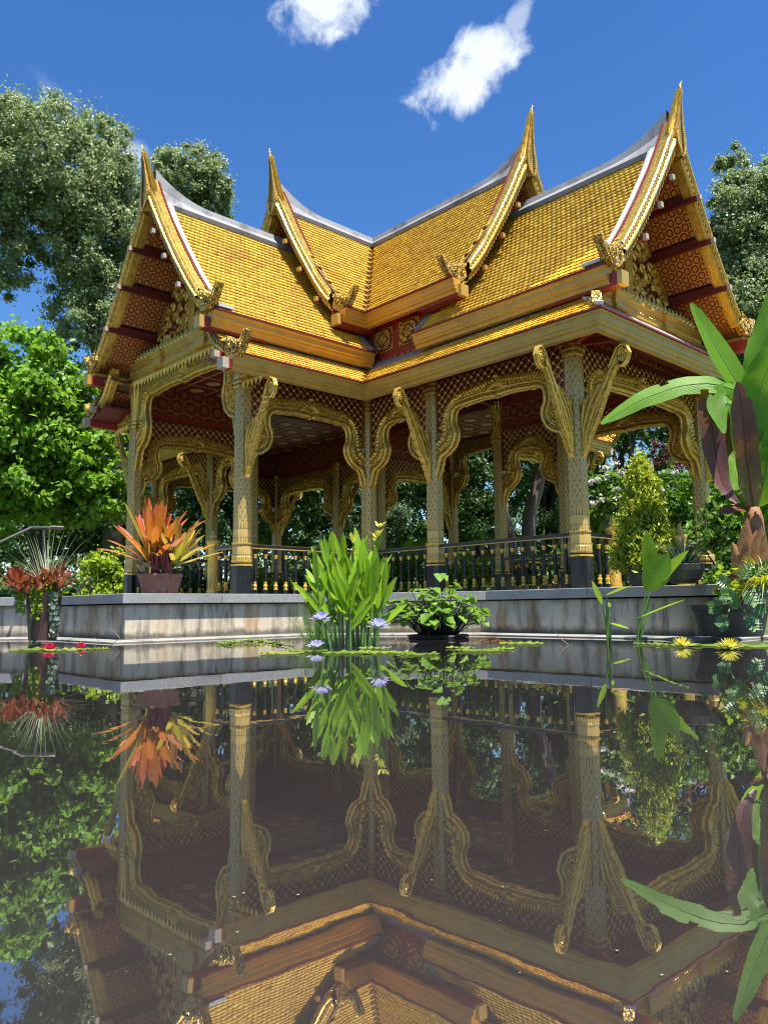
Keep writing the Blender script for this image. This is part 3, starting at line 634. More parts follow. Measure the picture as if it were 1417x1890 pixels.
# inner wall above the lattices, ceiling, clerestory walls
def uvbox(mb, x0, x1, y0, y1, z0, z1):
    for f in (((x0, y0), (x1, y0)), ((x1, y0), (x1, y1)), ((x1, y1), (x0, y1)), ((x0, y1), (x0, y0))):
        (a, b), (c, d) = f; L = math.hypot(c - a, d - b); mb.add([(a, b, z0), (c, d, z0), (c, d, z1), (a, b, z1)], [(0, 1, 2, 3)], [[(0, z0), (L, z0), (L, z1), (0, z1)]])
    mb.add([(x0, y0, z0), (x1, y0, z0), (x1, y1, z0), (x0, y1, z0)], [(3, 2, 1, 0)], [[(x0, y0), (x1, y0), (x1, y1), (x0, y1)]])
for sx in (1, -1):
    for sy in (1, -1):
        a, b = sorted((sy * (CW + .0), sy * 4.9)); w_ = MB(); uvbox(w_, sx * CW - .04, sx * CW + .04, a, b, 4.60, 5.28); w_.build('frieze_wall', 'wall_stencil', PAV)
        a, b = sorted((sx * (CW + .0), sx * 6.8)); w_ = MB(); uvbox(w_, a, b, sy * CW - .04, sy * CW + .04, 4.60, 5.28); w_.build('frieze_wall', 'wall_stencil', PAV)
        # beams under the lattice head
        bm = MB(); a, b = sorted((sy * (CW + .13), sy * 4.83)); bm.box(sx * CW - .06, sx * CW + .06, a, b, 4.55, 4.63); bm.build('lintel', 'red', PAV)
        bm = MB(); a, b = sorted((sx * (CW + .13), sx * 6.70)); bm.box(a, b, sy * CW - .06, sy * CW + .06, 4.55, 4.63); bm.build('lintel', 'red', PAV)
for sx in (1, -1): w_ = MB(); uvbox(w_, sx * 6.83 - .04, sx * 6.83 + .04, -CW, CW, 4.60, 5.28); w_.build('frieze_wall', 'wall_stencil', PAV)
m, g, b, o = newmat('ceiling_medallions'); uv = g.xyz(g.co('UV'))
fx = g.m('SUBTRACT', g.m('FRACT', g.m('MULTIPLY', uv[0], 1 / .68)), .5); fy = g.m('SUBTRACT', g.m('FRACT', g.m('MULTIPLY', uv[1], 1 / .68)), .5)
r = g.m('SQRT', g.m('ADD', g.m('MULTIPLY', fx, fx), g.m('MULTIPLY', fy, fy))); an = g.m('COSINE', g.m('MULTIPLY', g.m('ARCTAN2', fy, fx), 12.0))
mk = g.m('MAXIMUM', g.m('LESS_THAN', r, g.m('ADD', .22, g.m('MULTIPLY', an, .02))), g.m('GREATER_THAN', g.m('MAXIMUM', g.m('ABSOLUTE', fx), g.m('ABSOLUTE', fy)), .475))
g.put(b.inputs['Base Color'], g.mix(mk, (0.14, 0.014, 0.012), (0.62, 0.40, 0.11))); b.inputs['Roughness'].default_value = .5
cm = MB()
for (x0, x1, y0, y1) in ((-6.8, 6.8, -CW, CW), (-CW, CW, -4.9, -CW), (-CW, CW, CW, 4.9)):
    cm.add([(x0, y0, 5.22), (x1, y0, 5.22), (x1, y1, 5.22), (x0, y1, 5.22)], [(3, 2, 1, 0)], [[(x0, y1), (x1, y1), (x1, y0), (x0, y0)]])
cm.build('ceiling', 'ceiling_medallions', PAV)
cb = MB()
for q in (-CW, CW): cb.box(-CW, CW, q - .07, q + .07, 5.08, 5.215); cb.box(q - .07, q + .07, -CW + .07, CW - .07, 5.085, 5.2)
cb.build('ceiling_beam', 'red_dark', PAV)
for sx in (1, -1):
    for sy in (1, -1):
        w_ = MB(); a, b = sorted((sx * 2.0, sx * 4.0)); w_.box(a, b, sy * 2.0 - .03, sy * 2.0 + .03, 5.05, 6.25); w_.build('clerestory_wall', 'red', PAV)
        w_ = MB(); a, b = sorted((sy * 2.04, sy * 2.9)); w_.box(sx * 2.0 - .03, sx * 2.0 + .03, a, b, 5.05, 6.25); w_.build('clerestory_wall', 'red', PAV)
        for (a, b) in ((2.26, 2.80), (2.96, 3.52)):
            yy = sy * 2.035; pn = MB(); x0, x1 = sorted((sx * a, sx * b)); cx = (x0 + x1) / 2; hw_ = (x1 - x0) / 2; zc = 5.65; hh = .24
            ang = [(x0, zc - hh), (x1, zc - hh), (x1, zc + hh), (x0, zc + hh)]
            pn.prism(ang, lambda p, z, d: (p, yy + sy * d, z), 0, .02); fr = pn.build('gold_panel', 'gold_carved', PAV)
            oc = lambda k: [(cx + hw_ * k * cxx, zc + hh * k * czz) for cxx, czz in ((1, .5), (.55, 1), (-.55, 1), (-1, .5), (-1, -.5), (-.55, -1), (.55, -1), (1, -.5))]
            q = MB(); q.prism(oc(.92), lambda p, z, d: (p, yy + sy * d, z), .021, .026); q.build('panel_border', 'red_dark', fr)
            q = MB(); q.prism(oc(.78), lambda p, z, d: (p, yy + sy * d, z), .027, .045); q.build('panel_flower', 'gold_carved', fr)
            dm = MB()
            for sgx in (1, -1):
                for sgz in (1, -1): dm.beam((cx + sgx * hw_ * .6, yy + sy * .05, zc), (cx, yy + sy * .05, zc + sgz * hh * .62), .018, .02, up=(0, 1, 0))
            dm.build('panel_diamond', 'red_dark', fr)

# ---------------------------------------------------------------- gable pediments and friezes
def spiral(mb, M, u, cx, cz, r0, ph, turns, hand=1, rad=.022):
    mb.tube([M(u, cx + hand * r0 * (1 - .8 * a / turns) * math.cos(a + ph), cz + r0 * (1 - .8 * a / turns) * math.sin(a + ph)) for a in np.linspace(0, turns, 22)], [rad * (1 - .5 * i / 21) for i in range(22)], 5)
for wn, wd in WING.items():
    M = WMAP[wn]; u = wd['col'][-1] + .06
    out = [(0, interp(P2, 0) - .2)] + [(s, interp(P2, s) - .14) for s in (.5, .9, 1.3, 1.73, 2.1)] + [(2.16, 5.22), (-2.16, 5.22)] + [(-s, interp(P2, s) - .14) for s in (2.1, 1.73, 1.3, .9, .5)]
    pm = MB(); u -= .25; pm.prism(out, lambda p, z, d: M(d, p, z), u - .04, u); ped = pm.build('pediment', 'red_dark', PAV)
    sc = MB(); rr = random.Random(3)
    spots = []
    for _ in range(900):
        cx = rr.uniform(.06, 1.95); top = interp(P2, cx) - .30; cz = rr.uniform(5.68, 8.0); r0 = rr.choice((.20, .16, .12, .09, .07))
        if cz + r0 > interp(P2, cx + r0) - .20 or cx - r0 < .03: continue
        if any(math.hypot(cx - a, cz - b) < (r0 + c) * .82 for a, b, c in spots): continue
        spots.append((cx, cz, r0))
    for (cx, cz, r0) in spots:
        ph = rr.uniform(0, 6.28); hd = rr.choice((1, -1))
        for sg in (1, -1):
            spiral(sc, M, u + .03, sg * cx, cz, r0, ph if sg > 0 else ph, 8.5, sg * hd, .030 + r0 * .09)
            for k in range(4):
                a = ph + k * 1.5; q = [(cx + hd * r0 * math.cos(a), cz + r0 * math.sin(a)), (cx + hd * r0 * 1.28 * math.cos(a + .25), cz + r0 * 1.28 * math.sin(a + .25)), (cx + hd * r0 * math.cos(a + .55), cz + r0 * math.sin(a + .55))]
                sc.add([M(u + .01, sg * x, z) for x, z in q] + [M(u + .07, sg * sum(x for x, z in q) / 3, sum(z for x, z in q) / 3)], [(0, 1, 3), (1, 2, 3), (2, 0, 3)])
    sc.prism([(-.09, 5.7), (.09, 5.7), (.13, 6.6), (.06, 7.3), (0, 7.9), (-.06, 7.3), (-.13, 6.6)], lambda p, z, d: M(d, p, z), u + .01, u + .09)
    stuff(sc.build('carved_scrolls', 'gold', ped))
    for sg in (1, -1):
        gb = MB(); ss = np.linspace(.0, 2.12, 9)
        for off, th in ((.16, .035), (.23, .055)): gb.grid([[M(u + .0, sg * s, interp(P2, s) - off), M(u + th, sg * s, interp(P2, s) - off), M(u + th, sg * s, interp(P2, s) - off - .06), M(u, sg * s, interp(P2, s) - off - .06)] for s in ss])
        gb.build('gable_moulding', 'gold_paint', ped)
    u += .25
    # base frieze: stepped moulding, crest of leaves above, drops below
    zb = 5.27
    pts = wpath(M, [(u, -2.2), (u, -.95), (u + .07, -.95), (u + .07, -.72), (u, -.72), (u, .72), (u + .07, .72), (u + .07, .95), (u, .95), (u, 2.2)])
    fm = MB(); fm.sweep([(0, zb), (.06, zb), (.10, zb + .03), (.10, zb + .07), (.06, zb + .09), (.06, zb + .19), (.09, zb + .21), (.09, zb + .25), (.12, zb + .28), (.12, zb + .32), (0, zb + .36), (-.26, zb + .36), (-.26, zb + .33), (-.02, zb + .33), (-.02, zb)], pts[:])
    fz = fm.build('frieze', 'gold_paint', PAV)
    lf = MB(); lf.add([(0, -.045, 0), (0, .045, 0), (.04, 0, -.06), (0, .06, -.08), (0, -.06, -.08), (.02, 0, -.23), (.055, 0, -.10)], [(0, 1, 6), (1, 3, 6), (3, 5, 6), (5, 4, 6), (4, 0, 6)]); lfm = lf.mesh('leaf_drop', 'gold')
    bd = MB()
    for i in range(54):
        s = -2.1 + 4.2 * i / 53; bd.add([M(u + .062, s - .03, zb + .14), M(u + .062, s, zb + .10), M(u + .062, s + .03, zb + .14), M(u + .062, s, zb + .18), M(u + .09, s, zb + .14)], [(0, 1, 4), (1, 2, 4), (2, 3, 4), (3, 0, 4)])
    stuff(bd.build('bead_row', 'gold', fz))
    rot = Matrix.Rotation({'L': -PI / 2, 'R': 0, 'B': PI, 'K': PI / 2}[wn], 4, 'Z')
    nd = 30
    for i in range(nd):
        s = -2.12 + 4.24 * (i + .5) / nd; x, y, z = M(u + .04, s, zb + .02); d_ = obj('leaf_drop', lfm, fz, Matrix.Translation((x, y, z)) @ rot)
        x, y, z = M(u + .06, s, zb + .33); d_ = obj('crest_leaf', lfm, fz, Matrix.Translation((x, y, z)) @ rot @ Matrix.Rotation(PI, 4, 'X') @ Matrix.Scale(.8, 4, (0, 0, 1)))
    if wd['open']:
        # little side friezes and short bargeboards of the lower porch roof
        barge(M, 5.56, OUT3, IN3, (2.74, 4.54), PAV, False)
        for sg in (1, -1):
            p_ = wpath(M, [(u + .02, 2.19), (u + .02, 2.78)] if sg > 0 else [(u + .02, -2.78), (u + .02, -2.19)])
            fm = MB(); z3 = 4.38; fm.sweep([(0, z3), (.07, z3), (.10, z3 + .03), (.07, z3 + .08), (.07, z3 + .2), (.11, z3 + .24), (0, z3 + .27)], p_); f3 = fm.build('frieze', 'gold_paint', PAV)
            for i in range(5):
                x, y, z = M(u + .05, sg * (2.25 + .125 * i), z3 + .02); obj('leaf_drop', lfm, f3, Matrix.Translation((x, y, z)) @ rot)
            wb = MB(); wb.prism([(sg * 2.1, 4.6), (sg * 2.8, 4.6), (sg * 2.1, 5.1)] if sg > 0 else [(sg * 2.8, 4.6), (sg * 2.1, 4.6), (sg * 2.1, 5.1)], lambda p, z, d: M(d, p, z), u - .05, u); wb.build('gable_board', 'red_dark', PAV)
            # soffit of the lower porch roof
            ss = np.linspace(2.1, 2.78, 3); zz = [4.98 - (s - 2.1) / .68 * .5 for s in ss]; f = MB(); r_ = [[M(uu, sg * s, z) for s, z in zip(ss, zz)] for uu in (u, 5.62)]; uvr = [[(uu, s * 1.3) for s in ss] for uu in (u, 5.62)]
            if sg > 0: r_ = r_[::-1]; uvr = uvr[::-1]
            f.grid(r_, uvr); f.build('soffit_panel', 'soffit_stencil', PAV)
            pl = MB(); pl.box(u - .1, 5.80, sg * 2.70 - .08, sg * 2.70 + .08, 4.30, 4.46, M); q_ = pl.build('wall_plate', 'red', PAV); e = MB(); e.box(5.72, 5.83, sg * 2.70 - .09, sg * 2.70 + .09, 4.29, 4.47, M); e.build('end_cap', 'weathered_wood', q_)
            pl = MB(); pl.box(u - .1, 5.78, sg * 2.42 - .05, sg * 2.42 + .05, 4.56, 4.66, M); q_ = pl.build('purlin', 'red', PAV); e = MB(); e.box(5.70, 5.80, sg * 2.42 - .055, sg * 2.42 + .055, 4.555, 4.665, M); e.build('end_cap', 'weathered_wood', q_)

# ---------------------------------------------------------------- eave struts shaped like serpents
BO = [(.11, 2.64), (.19, 2.72), (.25, 2.88), (.31, 3.02), (.40, 3.17), (.47, 3.32), (.56, 3.52), (.67, 3.77), (.73, 3.88), (.78, 3.94), (.85, 3.92), (.93, 3.98), (.97, 4.10), (.93, 4.21), (.85, 4.25), (.77, 4.20), (.71, 4.09), (.63, 3.94), (.55, 3.80), (.46, 3.69), (.40, 3.64), (.34, 3.72), (.28, 3.62), (.20, 3.66), (.16, 3.56), (.11, 3.46)]
FT = [(.11, 2.64), (.18, 2.72), (.22, 2.86), (.22, 3.05), (.17, 3.12), (.11, 3.05)]
sb = MB(); sb.prism(FT[::-1], lambda p, z, d: (p, d, z), -.045, .045); sb.prism([(.80, 4.02), (.86, 3.98), (.93, 4.04), (.94, 4.14), (.87, 4.2), (.79, 4.15)][::-1], lambda p, z, d: (p, d, z), -.03, .03)
for fy in (-1, 1):
    y_ = fy * .022
    sb.tube([(p - .015, y_, z) for p, z in BO[1:10]], [.024, .026, .027, .027, .026, .025, .024, .023, .020], 6)
    sb.tube([(p, y_, z) for p, z in BO[9:18]], [.018, .02, .022, .024, .024, .022, .022, .022, .02], 6)
    # flame strands sweeping up from the foot into the neck
    for st, r_ in (([(.15, 2.74), (.20, 3.0), (.30, 3.26), (.42, 3.48), (.56, 3.72), (.67, 3.92), (.76, 4.08)], .030), ([(.14, 2.86), (.16, 3.10), (.24, 3.36), (.36, 3.56), (.50, 3.72)], .022), ([(.13, 3.05), (.14, 3.26), (.18, 3.46), (.27, 3.58)], .021), ([(.22, 2.92), (.32, 3.16), (.44, 3.40), (.55, 3.60)], .018)):
        n_ = len(st); sb.tube([(p, y_ + fy * .008, z) for p, z in st], [r_ * (.5 + math.sin(PI * (i + .6) / (n_ + .2)) * .7) for i in range(n_)], 6)
    for (cx, cz, r0, ph, tn) in ((.865, 4.09, .075, 0, 10), (.20, 3.50, .065, 2, 9), (.36, 3.60, .05, 1, 8), (.30, 3.42, .04, 4, 8)):
        sb.tube([(cx + r0 * (1 - a / (tn + 2)) * math.cos(a + ph), y_ + fy * .012, cz + r0 * (1 - a / (tn + 2)) * math.sin(a + ph)) for a in np.linspace(0, tn, 20)], .014, 5)
    # pointed leaves along the back edge
    for k in range(9):
        f_ = (k + .5) / 9 * 8 + 1; i0 = int(f_); w_ = f_ - i0; p0 = Vector(BO[i0]).lerp(Vector(BO[i0 + 1]), w_); t_ = (Vector(BO[i0 + 1]) - Vector(BO[i0])).normalized(); n_ = Vector((t_.y, -t_.x))
        sb.add([(p0.x - t_.x * .05 - n_.x * .04, y_, p0.y - t_.y * .05 - n_.y * .04), (p0.x + t_.x * .03 - n_.x * .05, y_, p0.y + t_.y * .03 - n_.y * .05), (p0.x + n_.x * .045 + t_.x * .07, y_ * .6, p0.y + n_.y * .045 + t_.y * .07), (p0.x - n_.x * .02, y_ + fy * .04, p0.y - n_.y * .02)], [(0, 1, 3), (1, 2, 3), (2, 0, 3)])
strut_me = sb.mesh('eave_strut', 'gold')
def strut(x, y, a): obj('eave_strut', strut_me, PAV, Matrix.Translation((x, y, 0)) @ Matrix.Rotation(a, 4, 'Z'))
for sx in (1, -1):
    for sy in (1, -1):
        strut(sx * CW, sy * 4.96, 0 if sx > 0 else PI)
        for X in (3.83, 6.83): strut(sx * X, sy * CW, sy * PI / 2)
        strut(sx * 6.83, sy * CW, 0 if sx > 0 else PI)

# rafters under the eaves
for sx in (1, -1):
    for sy in (1, -1):
        for X in (3.83, 6.83):
            rb = MB(); rb.beam((sx * X, sy * (CW + .1), 4.46), (sx * X, sy * 2.72, 4.36), .08, .10); rb.build('rafter', 'red', PAV)
        rb = MB(); rb.beam((sx * 6.90, sy * 2.12, 4.47), (sx * 7.72, sy * 2.74, 4.36), .08, .10); rb.build('rafter', 'red', PAV)
        rb = MB(); rb.beam((sx * 6.95, sy * CW, 4.46), (sx * 7.72, sy * CW, 4.36), .08, .10); rb.build('rafter', 'red', PAV)

# ---------------------------------------------------------------- balustrades
bb = MB(); bb.cur = 0
def ring(mb, prof, n=8): mb.lathe(prof, (0, 0, 0), n)
bb.lathe([(.042, H), (.042, H + .10)], n=4); bb.lathe([(.024, H + .24), (.034, H + .36), (.026, H + .64)], n=8); bb.lathe([(.036, H + .71), (.036, H + .82)], n=4)
bb.cur = 1
bb.lathe([(.040, H + .10), (.040, H + .115), (.026, H + .125), (.034, H + .15), (.040, H + .175), (.026, H + .20), (.030, H + .22), (.030, H + .24)], n=8); bb.lathe([(.024, H + .64), (.032, H + .655), (.028, H + .67), (.040, H + .70), (.038, H + .71)], n=8)
bal_me = bb.mesh('baluster', ['black_lacquer', 'gold'])
def balustrade(x0, y0, x1, y1):
    a = Vector((x0, y0, 0)); b = Vector((x1, y1, 0)); L = (b - a).length; d = (b - a).normalized()
    r_ = MB(); r_.beam(a + Vector((0, 0, H + .845)), b + Vector((0, 0, H + .845)), .09, .055); ra = r_.build('balustrade', 'black_lacquer', PAV)
    r_ = MB(); r_.beam(a + Vector((0, 0, H + .812)), b + Vector((0, 0, H + .812)), .096, .014); r_.beam(a + Vector((0, 0, H + .874)), b + Vector((0, 0, H + .874)), .05, .006); r_.build('gold_line', 'gold_paint', ra)
    n = max(1, int(L / .2))
    for i in range(n):
        p = a + d * (L * (i + .5) / n); obj('baluster', bal_me, ra, Matrix.Translation(p) @ Matrix.Rotation(math.atan2(d.y, d.x) + PI / 4, 4, 'Z'))
nw = MB(); nw.lathe([(.125, H), (.13, H + .05), (.11, H + .07), (.12, H + .09), (.10, H + .13), (.095, H + .80), (.10, H + .82), (.085, H + .86), (.12, H + .93), (.13, H + .97), (.12, H + 1.0), (.07, H + 1.03), (.075, H + 1.06), (.05, H + 1.10), (.03, H + 1.16), (.012, H + 1.20)], n=14)
for k in range(10):
    a = 2 * PI * k / 10; nw.add([(.105 * math.cos(a - .25), .105 * math.sin(a - .25), H + .12), (.105 * math.cos(a + .25), .105 * math.sin(a + .25), H + .12), (.115 * math.cos(a), .115 * math.sin(a), H + .24)], [(0, 1, 2)])
nw_me = nw.mesh('newel_post', 'gold', True)
for sx in (1, -1):
    for sy in (1, -1):
        balustrade(sx * CW, sy * (CW + .16), sx * CW, sy * 4.80); balustrade(sx * (CW + .16), sy * CW, sx * 3.67, sy * CW); balustrade(sx * 3.99, sy * CW, sx * 6.67, sy * CW)
        balustrade(sx * 6.83, sy * (CW - .16), sx * 6.83, sy * 1.22); obj('newel_post', nw_me, PAV, Matrix.Translation((sx * 6.83, sy * 1.12, 0)))
        balustrade(sx * (CW - .16), sy * 4.96, sx * 1.22, sy * 4.96); obj('newel_post', nw_me, PAV, Matrix.Translation((sx * 1.12, sy * 4.96, 0)))
# ---------------------------------------------------------------- pond, deck, ground
def at(px, py, dist):
    d = ray(px, py); k = dist / math.hypot(d.x, d.y); return CP + d * k
def onz(px, py, z):
    d = ray(px, py); return CP + d * ((z - CP.z) / d.z)

# water: still and slightly murky
m, g, b, o = newmat('pond_water'); p = g.co('Position')
df = g.new('ShaderNodeBsdfDiffuse'); gl = g.new('ShaderNodeBsdfGlossy'); gl.inputs['Roughness'].default_value = 0.012
g.put(df.inputs[0], g.mix(g.noise(p, 0.7, 4.0), (0.034, 0.031, 0.031), (0.048, 0.043, 0.042)))
bn = g.bump(g.m('ADD', g.noise(p, 3.0, 2.0), g.m('MULTIPLY', g.noise(p, 11.0, 2.0), 0.25)), 0.017, 0.02); g.put(gl.inputs['Normal'], bn)
fr = g.new('ShaderNodeLayerWeight'); fr.inputs['Blend'].default_value = 0.5; mx = g.new('ShaderNodeMixShader'); g.put(mx.inputs[0], g.m('ADD', 0.36, g.m('MULTIPLY', 0.64, g.m('POWER', fr.outputs['Facing'], 3.0)))); g.l.new(df.outputs[0], mx.inputs[1]); g.l.new(gl.outputs[0], mx.inputs[2]); g.l.new(mx.outputs[0], o.inputs[0])

# stained concrete wall
m, g, b, o = newmat('stained_concrete'); p = g.co('Position'); q = g.xyz(p)
along = g.m('ADD', q[0], g.m('MULTIPLY', q[1], 1.0))
st = g.noise(g.vec(g.m('MULTIPLY', along, 3.2), g.m('MULTIPLY', q[2], 0.55), 0.0), 1.6, 5.0, 0.62)
st2 = g.noise(g.vec(g.m('MULTIPLY', along, 2.1), g.m('MULTIPLY', q[2], 0.4), 4.0), 1.3, 4.0, 0.6)
bl = g.noise(p, 5.0, 6.0, 0.65)
cc = g.mix(bl, (0.50, 0.42, 0.30), (0.80, 0.70, 0.53))
cc = g.mix(g.mr(st, 0.48, 0.64, 0, .7), cc, (0.055, 0.052, 0.050))
cc = g.mix(g.mr(st2, 0.53, 0.62, 0, .65), cc, (0.36, 0.20, 0.075))
cc = g.mix(g.mr(g.m('ADD', q[2], g.m('MULTIPLY', bl, .22)), .56, .66, 0, .8), cc, (0.04, 0.04, 0.04))
cc = g.mix(g.mr(g.m('ADD', q[2], g.m('MULTIPLY', bl, -.2)), .05, -.03, 0, .8), cc, (0.05, 0.05, 0.045))
cc = g.mix(g.mr(g.noise(p, 9.0, 5.0, .7), .62, .70, 0, .55), cc, (0.5, 0.49, 0.46))
g.put(b.inputs['Base Color'], cc); b.inputs['Roughness'].default_value = 0.85; g.put(b.inputs['Normal'], g.bump(bl, 0.35, 0.02))
# speckled granite
m, g, b, o = newmat('granite'); p = g.co('Position')
sp = g.noise(p, 130.0, 2.0); cc = g.mix(g.mr(sp, 0.35, 0.65), (0.19, 0.187, 0.18), (0.46, 0.455, 0.44)); cc = g.mix(g.mr(g.noise(p, 2.0, 4.0), .45, .7, 0, .35), cc, (.11, .11, .12))
g.put(b.inputs['Base Color'], cc); b.inputs['Roughness'].default_value = 0.55
plain('floor_slab', (0.34, 0.31, 0.26), 0.6)
plain('ledge_concrete', (0.27, 0.255, 0.225), 0.8, 0, .25, 4.0, .2, 30.0, dirt=2.5, dirtc=(.12, .11, .09))
plain('soil', (0.055, 0.042, 0.030), 0.95, 0, .4, 3.0, .5, 20.0, .03)
m, g, b, o = newmat('lawn'); p = g.co('Position'); n = g.noise(p, 1.2, 5.0); n2 = g.noise(p, 40.0, 3.0)
g.put(b.inputs['Base Color'], g.mix(n, (0.04, 0.075, 0.018), (0.10, 0.15, 0.035))); b.inputs['Roughness'].default_value = .95; g.put(b.inputs['Normal'], g.bump(n2, .6, .05))

# pond outline, clockwise from the far left; the first part is the deck's wall
WALL = [(-9.5, -20.0), (-3.2, -11.3), (1.05, -7.61), (3.32, -7.61), (3.32, -4.6), (5.85, -3.07), (9.30, -3.07)]
REST = [(9.62, -2.55), (12.0, -1.2), (17.0, 1.6), (25.0, 2.0), (31.0, -6.0), (30.0, -20.0), (18.0, -30.0), (4.0, -32.0), (-6.0, -28.0)]
POND = WALL + REST
wm = MB(); wm.add([(x, y, 0) for x, y in POND], [tuple(range(len(POND)))[::-1]])
wo = struct(wm.build('pond_water', 'pond_water'))
if wo.data.polygons[0].normal.z < 0: wo.data.flip_normals()
# ground: ring from the pond edge to the horizon
gm = MB(); c0 = Vector((12, -12)); inner = [Vector(p) for p in POND]; rows = []
grow = []
for p in inner:
    d = (p - c0).normalized(); grow.append([(p.x + d.x * k, p.y + d.y * k, z) for k, z in ((.06, -.02), (.25, .10), (1.4, .42), (6, .50), (40, .6), (120, .6), (900, .6))])
n = len(grow); vs = [v for r in grow for v in r]; k = len(grow[0])
gm.add(vs, [(i * k + j, i * k + j + 1, ((i + 1) % n) * k + j + 1, ((i + 1) % n) * k + j) for i in range(n) for j in range(k - 1)])
go = struct(gm.build('ground', 'lawn')); me = go.data
if sum(p.normal.z for p in me.polygons) < 0: me.flip_normals()
# deck floor
fm = MB(); DK = [(3.32, -7.61), (3.32, -4.6), (5.85, -3.07), (9.30, -3.07), (9.30, 4.6), (3.3, 5.2), (3.3, 7.6), (-3.3, 7.6), (-3.3, 5.2), (-9.3, 4.6), (-9.3, -4.6), (-3.3, -5.2), (-1.2, -7.61)]
fm.prism([(x, y) for x, y in DK], lambda p, q, d: (p, q, d), .50, H - .012); struct(fm.build('deck_floor', 'floor_slab'))

# retaining wall with coping stones, one thing
WL = thing('pond_wall', 'stained concrete pond wall with grey granite coping under the pavilion deck', 'wall', (3.3, -4.6, 0))
wp = [Vector(p) for p in WALL]
mb = MB(); mb.sweep([(0, -.5), (0, H - .13), (-.35, H - .13), (-.35, -.5)], [tuple(p) for p in wp] + [(9.30, 3.0)]); mb.build('wall_face', 'stained_concrete', WL)
mb = MB(); mb.sweep([(.28, -.4), (.28, .012), (.24, .028), (.002, .034), (.002, -.4)], [tuple(p) for p in wp] + [(9.30, -.8)]); mb.build('ledge', 'ledge_concrete', WL)
# coping cut into stones with open joints
path = wp + [Vector((9.30, 3.0))]
offs = []
for i, p in enumerate(path):
    ns = []
    if i > 0: d = (p - path[i - 1]).normalized(); ns.append(Vector((d.y, -d.x)))
    if i < len(path) - 1: d = (path[i + 1] - p).normalized(); ns.append(Vector((d.y, -d.x)))
    offs.append(ns[0] if len(ns) == 1 else (ns[0] + ns[1]) / (1 + ns[0].dot(ns[1])))
for i in range(len(path) - 1):
    a, b = path[i], path[i + 1]; L = (b - a).length; n = max(1, round(L / 1.5))
    for k in range(n):
        g0, g1 = (.003 if True else 0) / L, .003 / L; f0, f1 = k / n + g0, (k + 1) / n - g1; q = []
        for f in (f0, f1):
            c = a.lerp(b, f); o_ = offs[i].lerp(offs[i + 1], f)
            q.append([(c.x + o_.x * d, c.y + o_.y * d) for d in (.075, -.42)])
        sb_ = MB(); z0, z1 = H - .13, H + random.uniform(-.001, .002); ins = .006
        o4 = [q[0][0], q[1][0], q[1][1], q[0][1]]; cx = sum(x for x, y in o4) / 4; cy = sum(y for x, y in o4) / 4
        vs = [(x, y, z0) for x, y in o4] + [(x, y, z1 - ins) for x, y in o4] + [(x + (cx - x) * .012, y + (cy - y) * .02, z1) for x, y in o4]
        sb_.add(vs, [(0, 1, 5, 4), (1, 2, 6, 5), (2, 3, 7, 6), (3, 0, 4, 7), (4, 5, 9, 8), (5, 6, 10, 9), (6, 7, 11, 10), (7, 4, 8, 11), (8, 9, 10, 11), (3, 2, 1, 0)])
        sb_.build('coping_stone', 'granite', WL)
# low kerb along the planted bank
kb = MB(); kb.sweep([(.10, -.4), (.10, .02), (.07, .035), (-.14, .04), (-.16, -.4)], [(9.62, -2.55), (12.0, -1.2), (17.0, 1.6), (25.0, 2.0), (31.0, -6.0)]); tag(kb.build('pond_kerb', 'ledge_concrete'), 'low concrete kerb at the water edge along the planted bank', 'kerb')
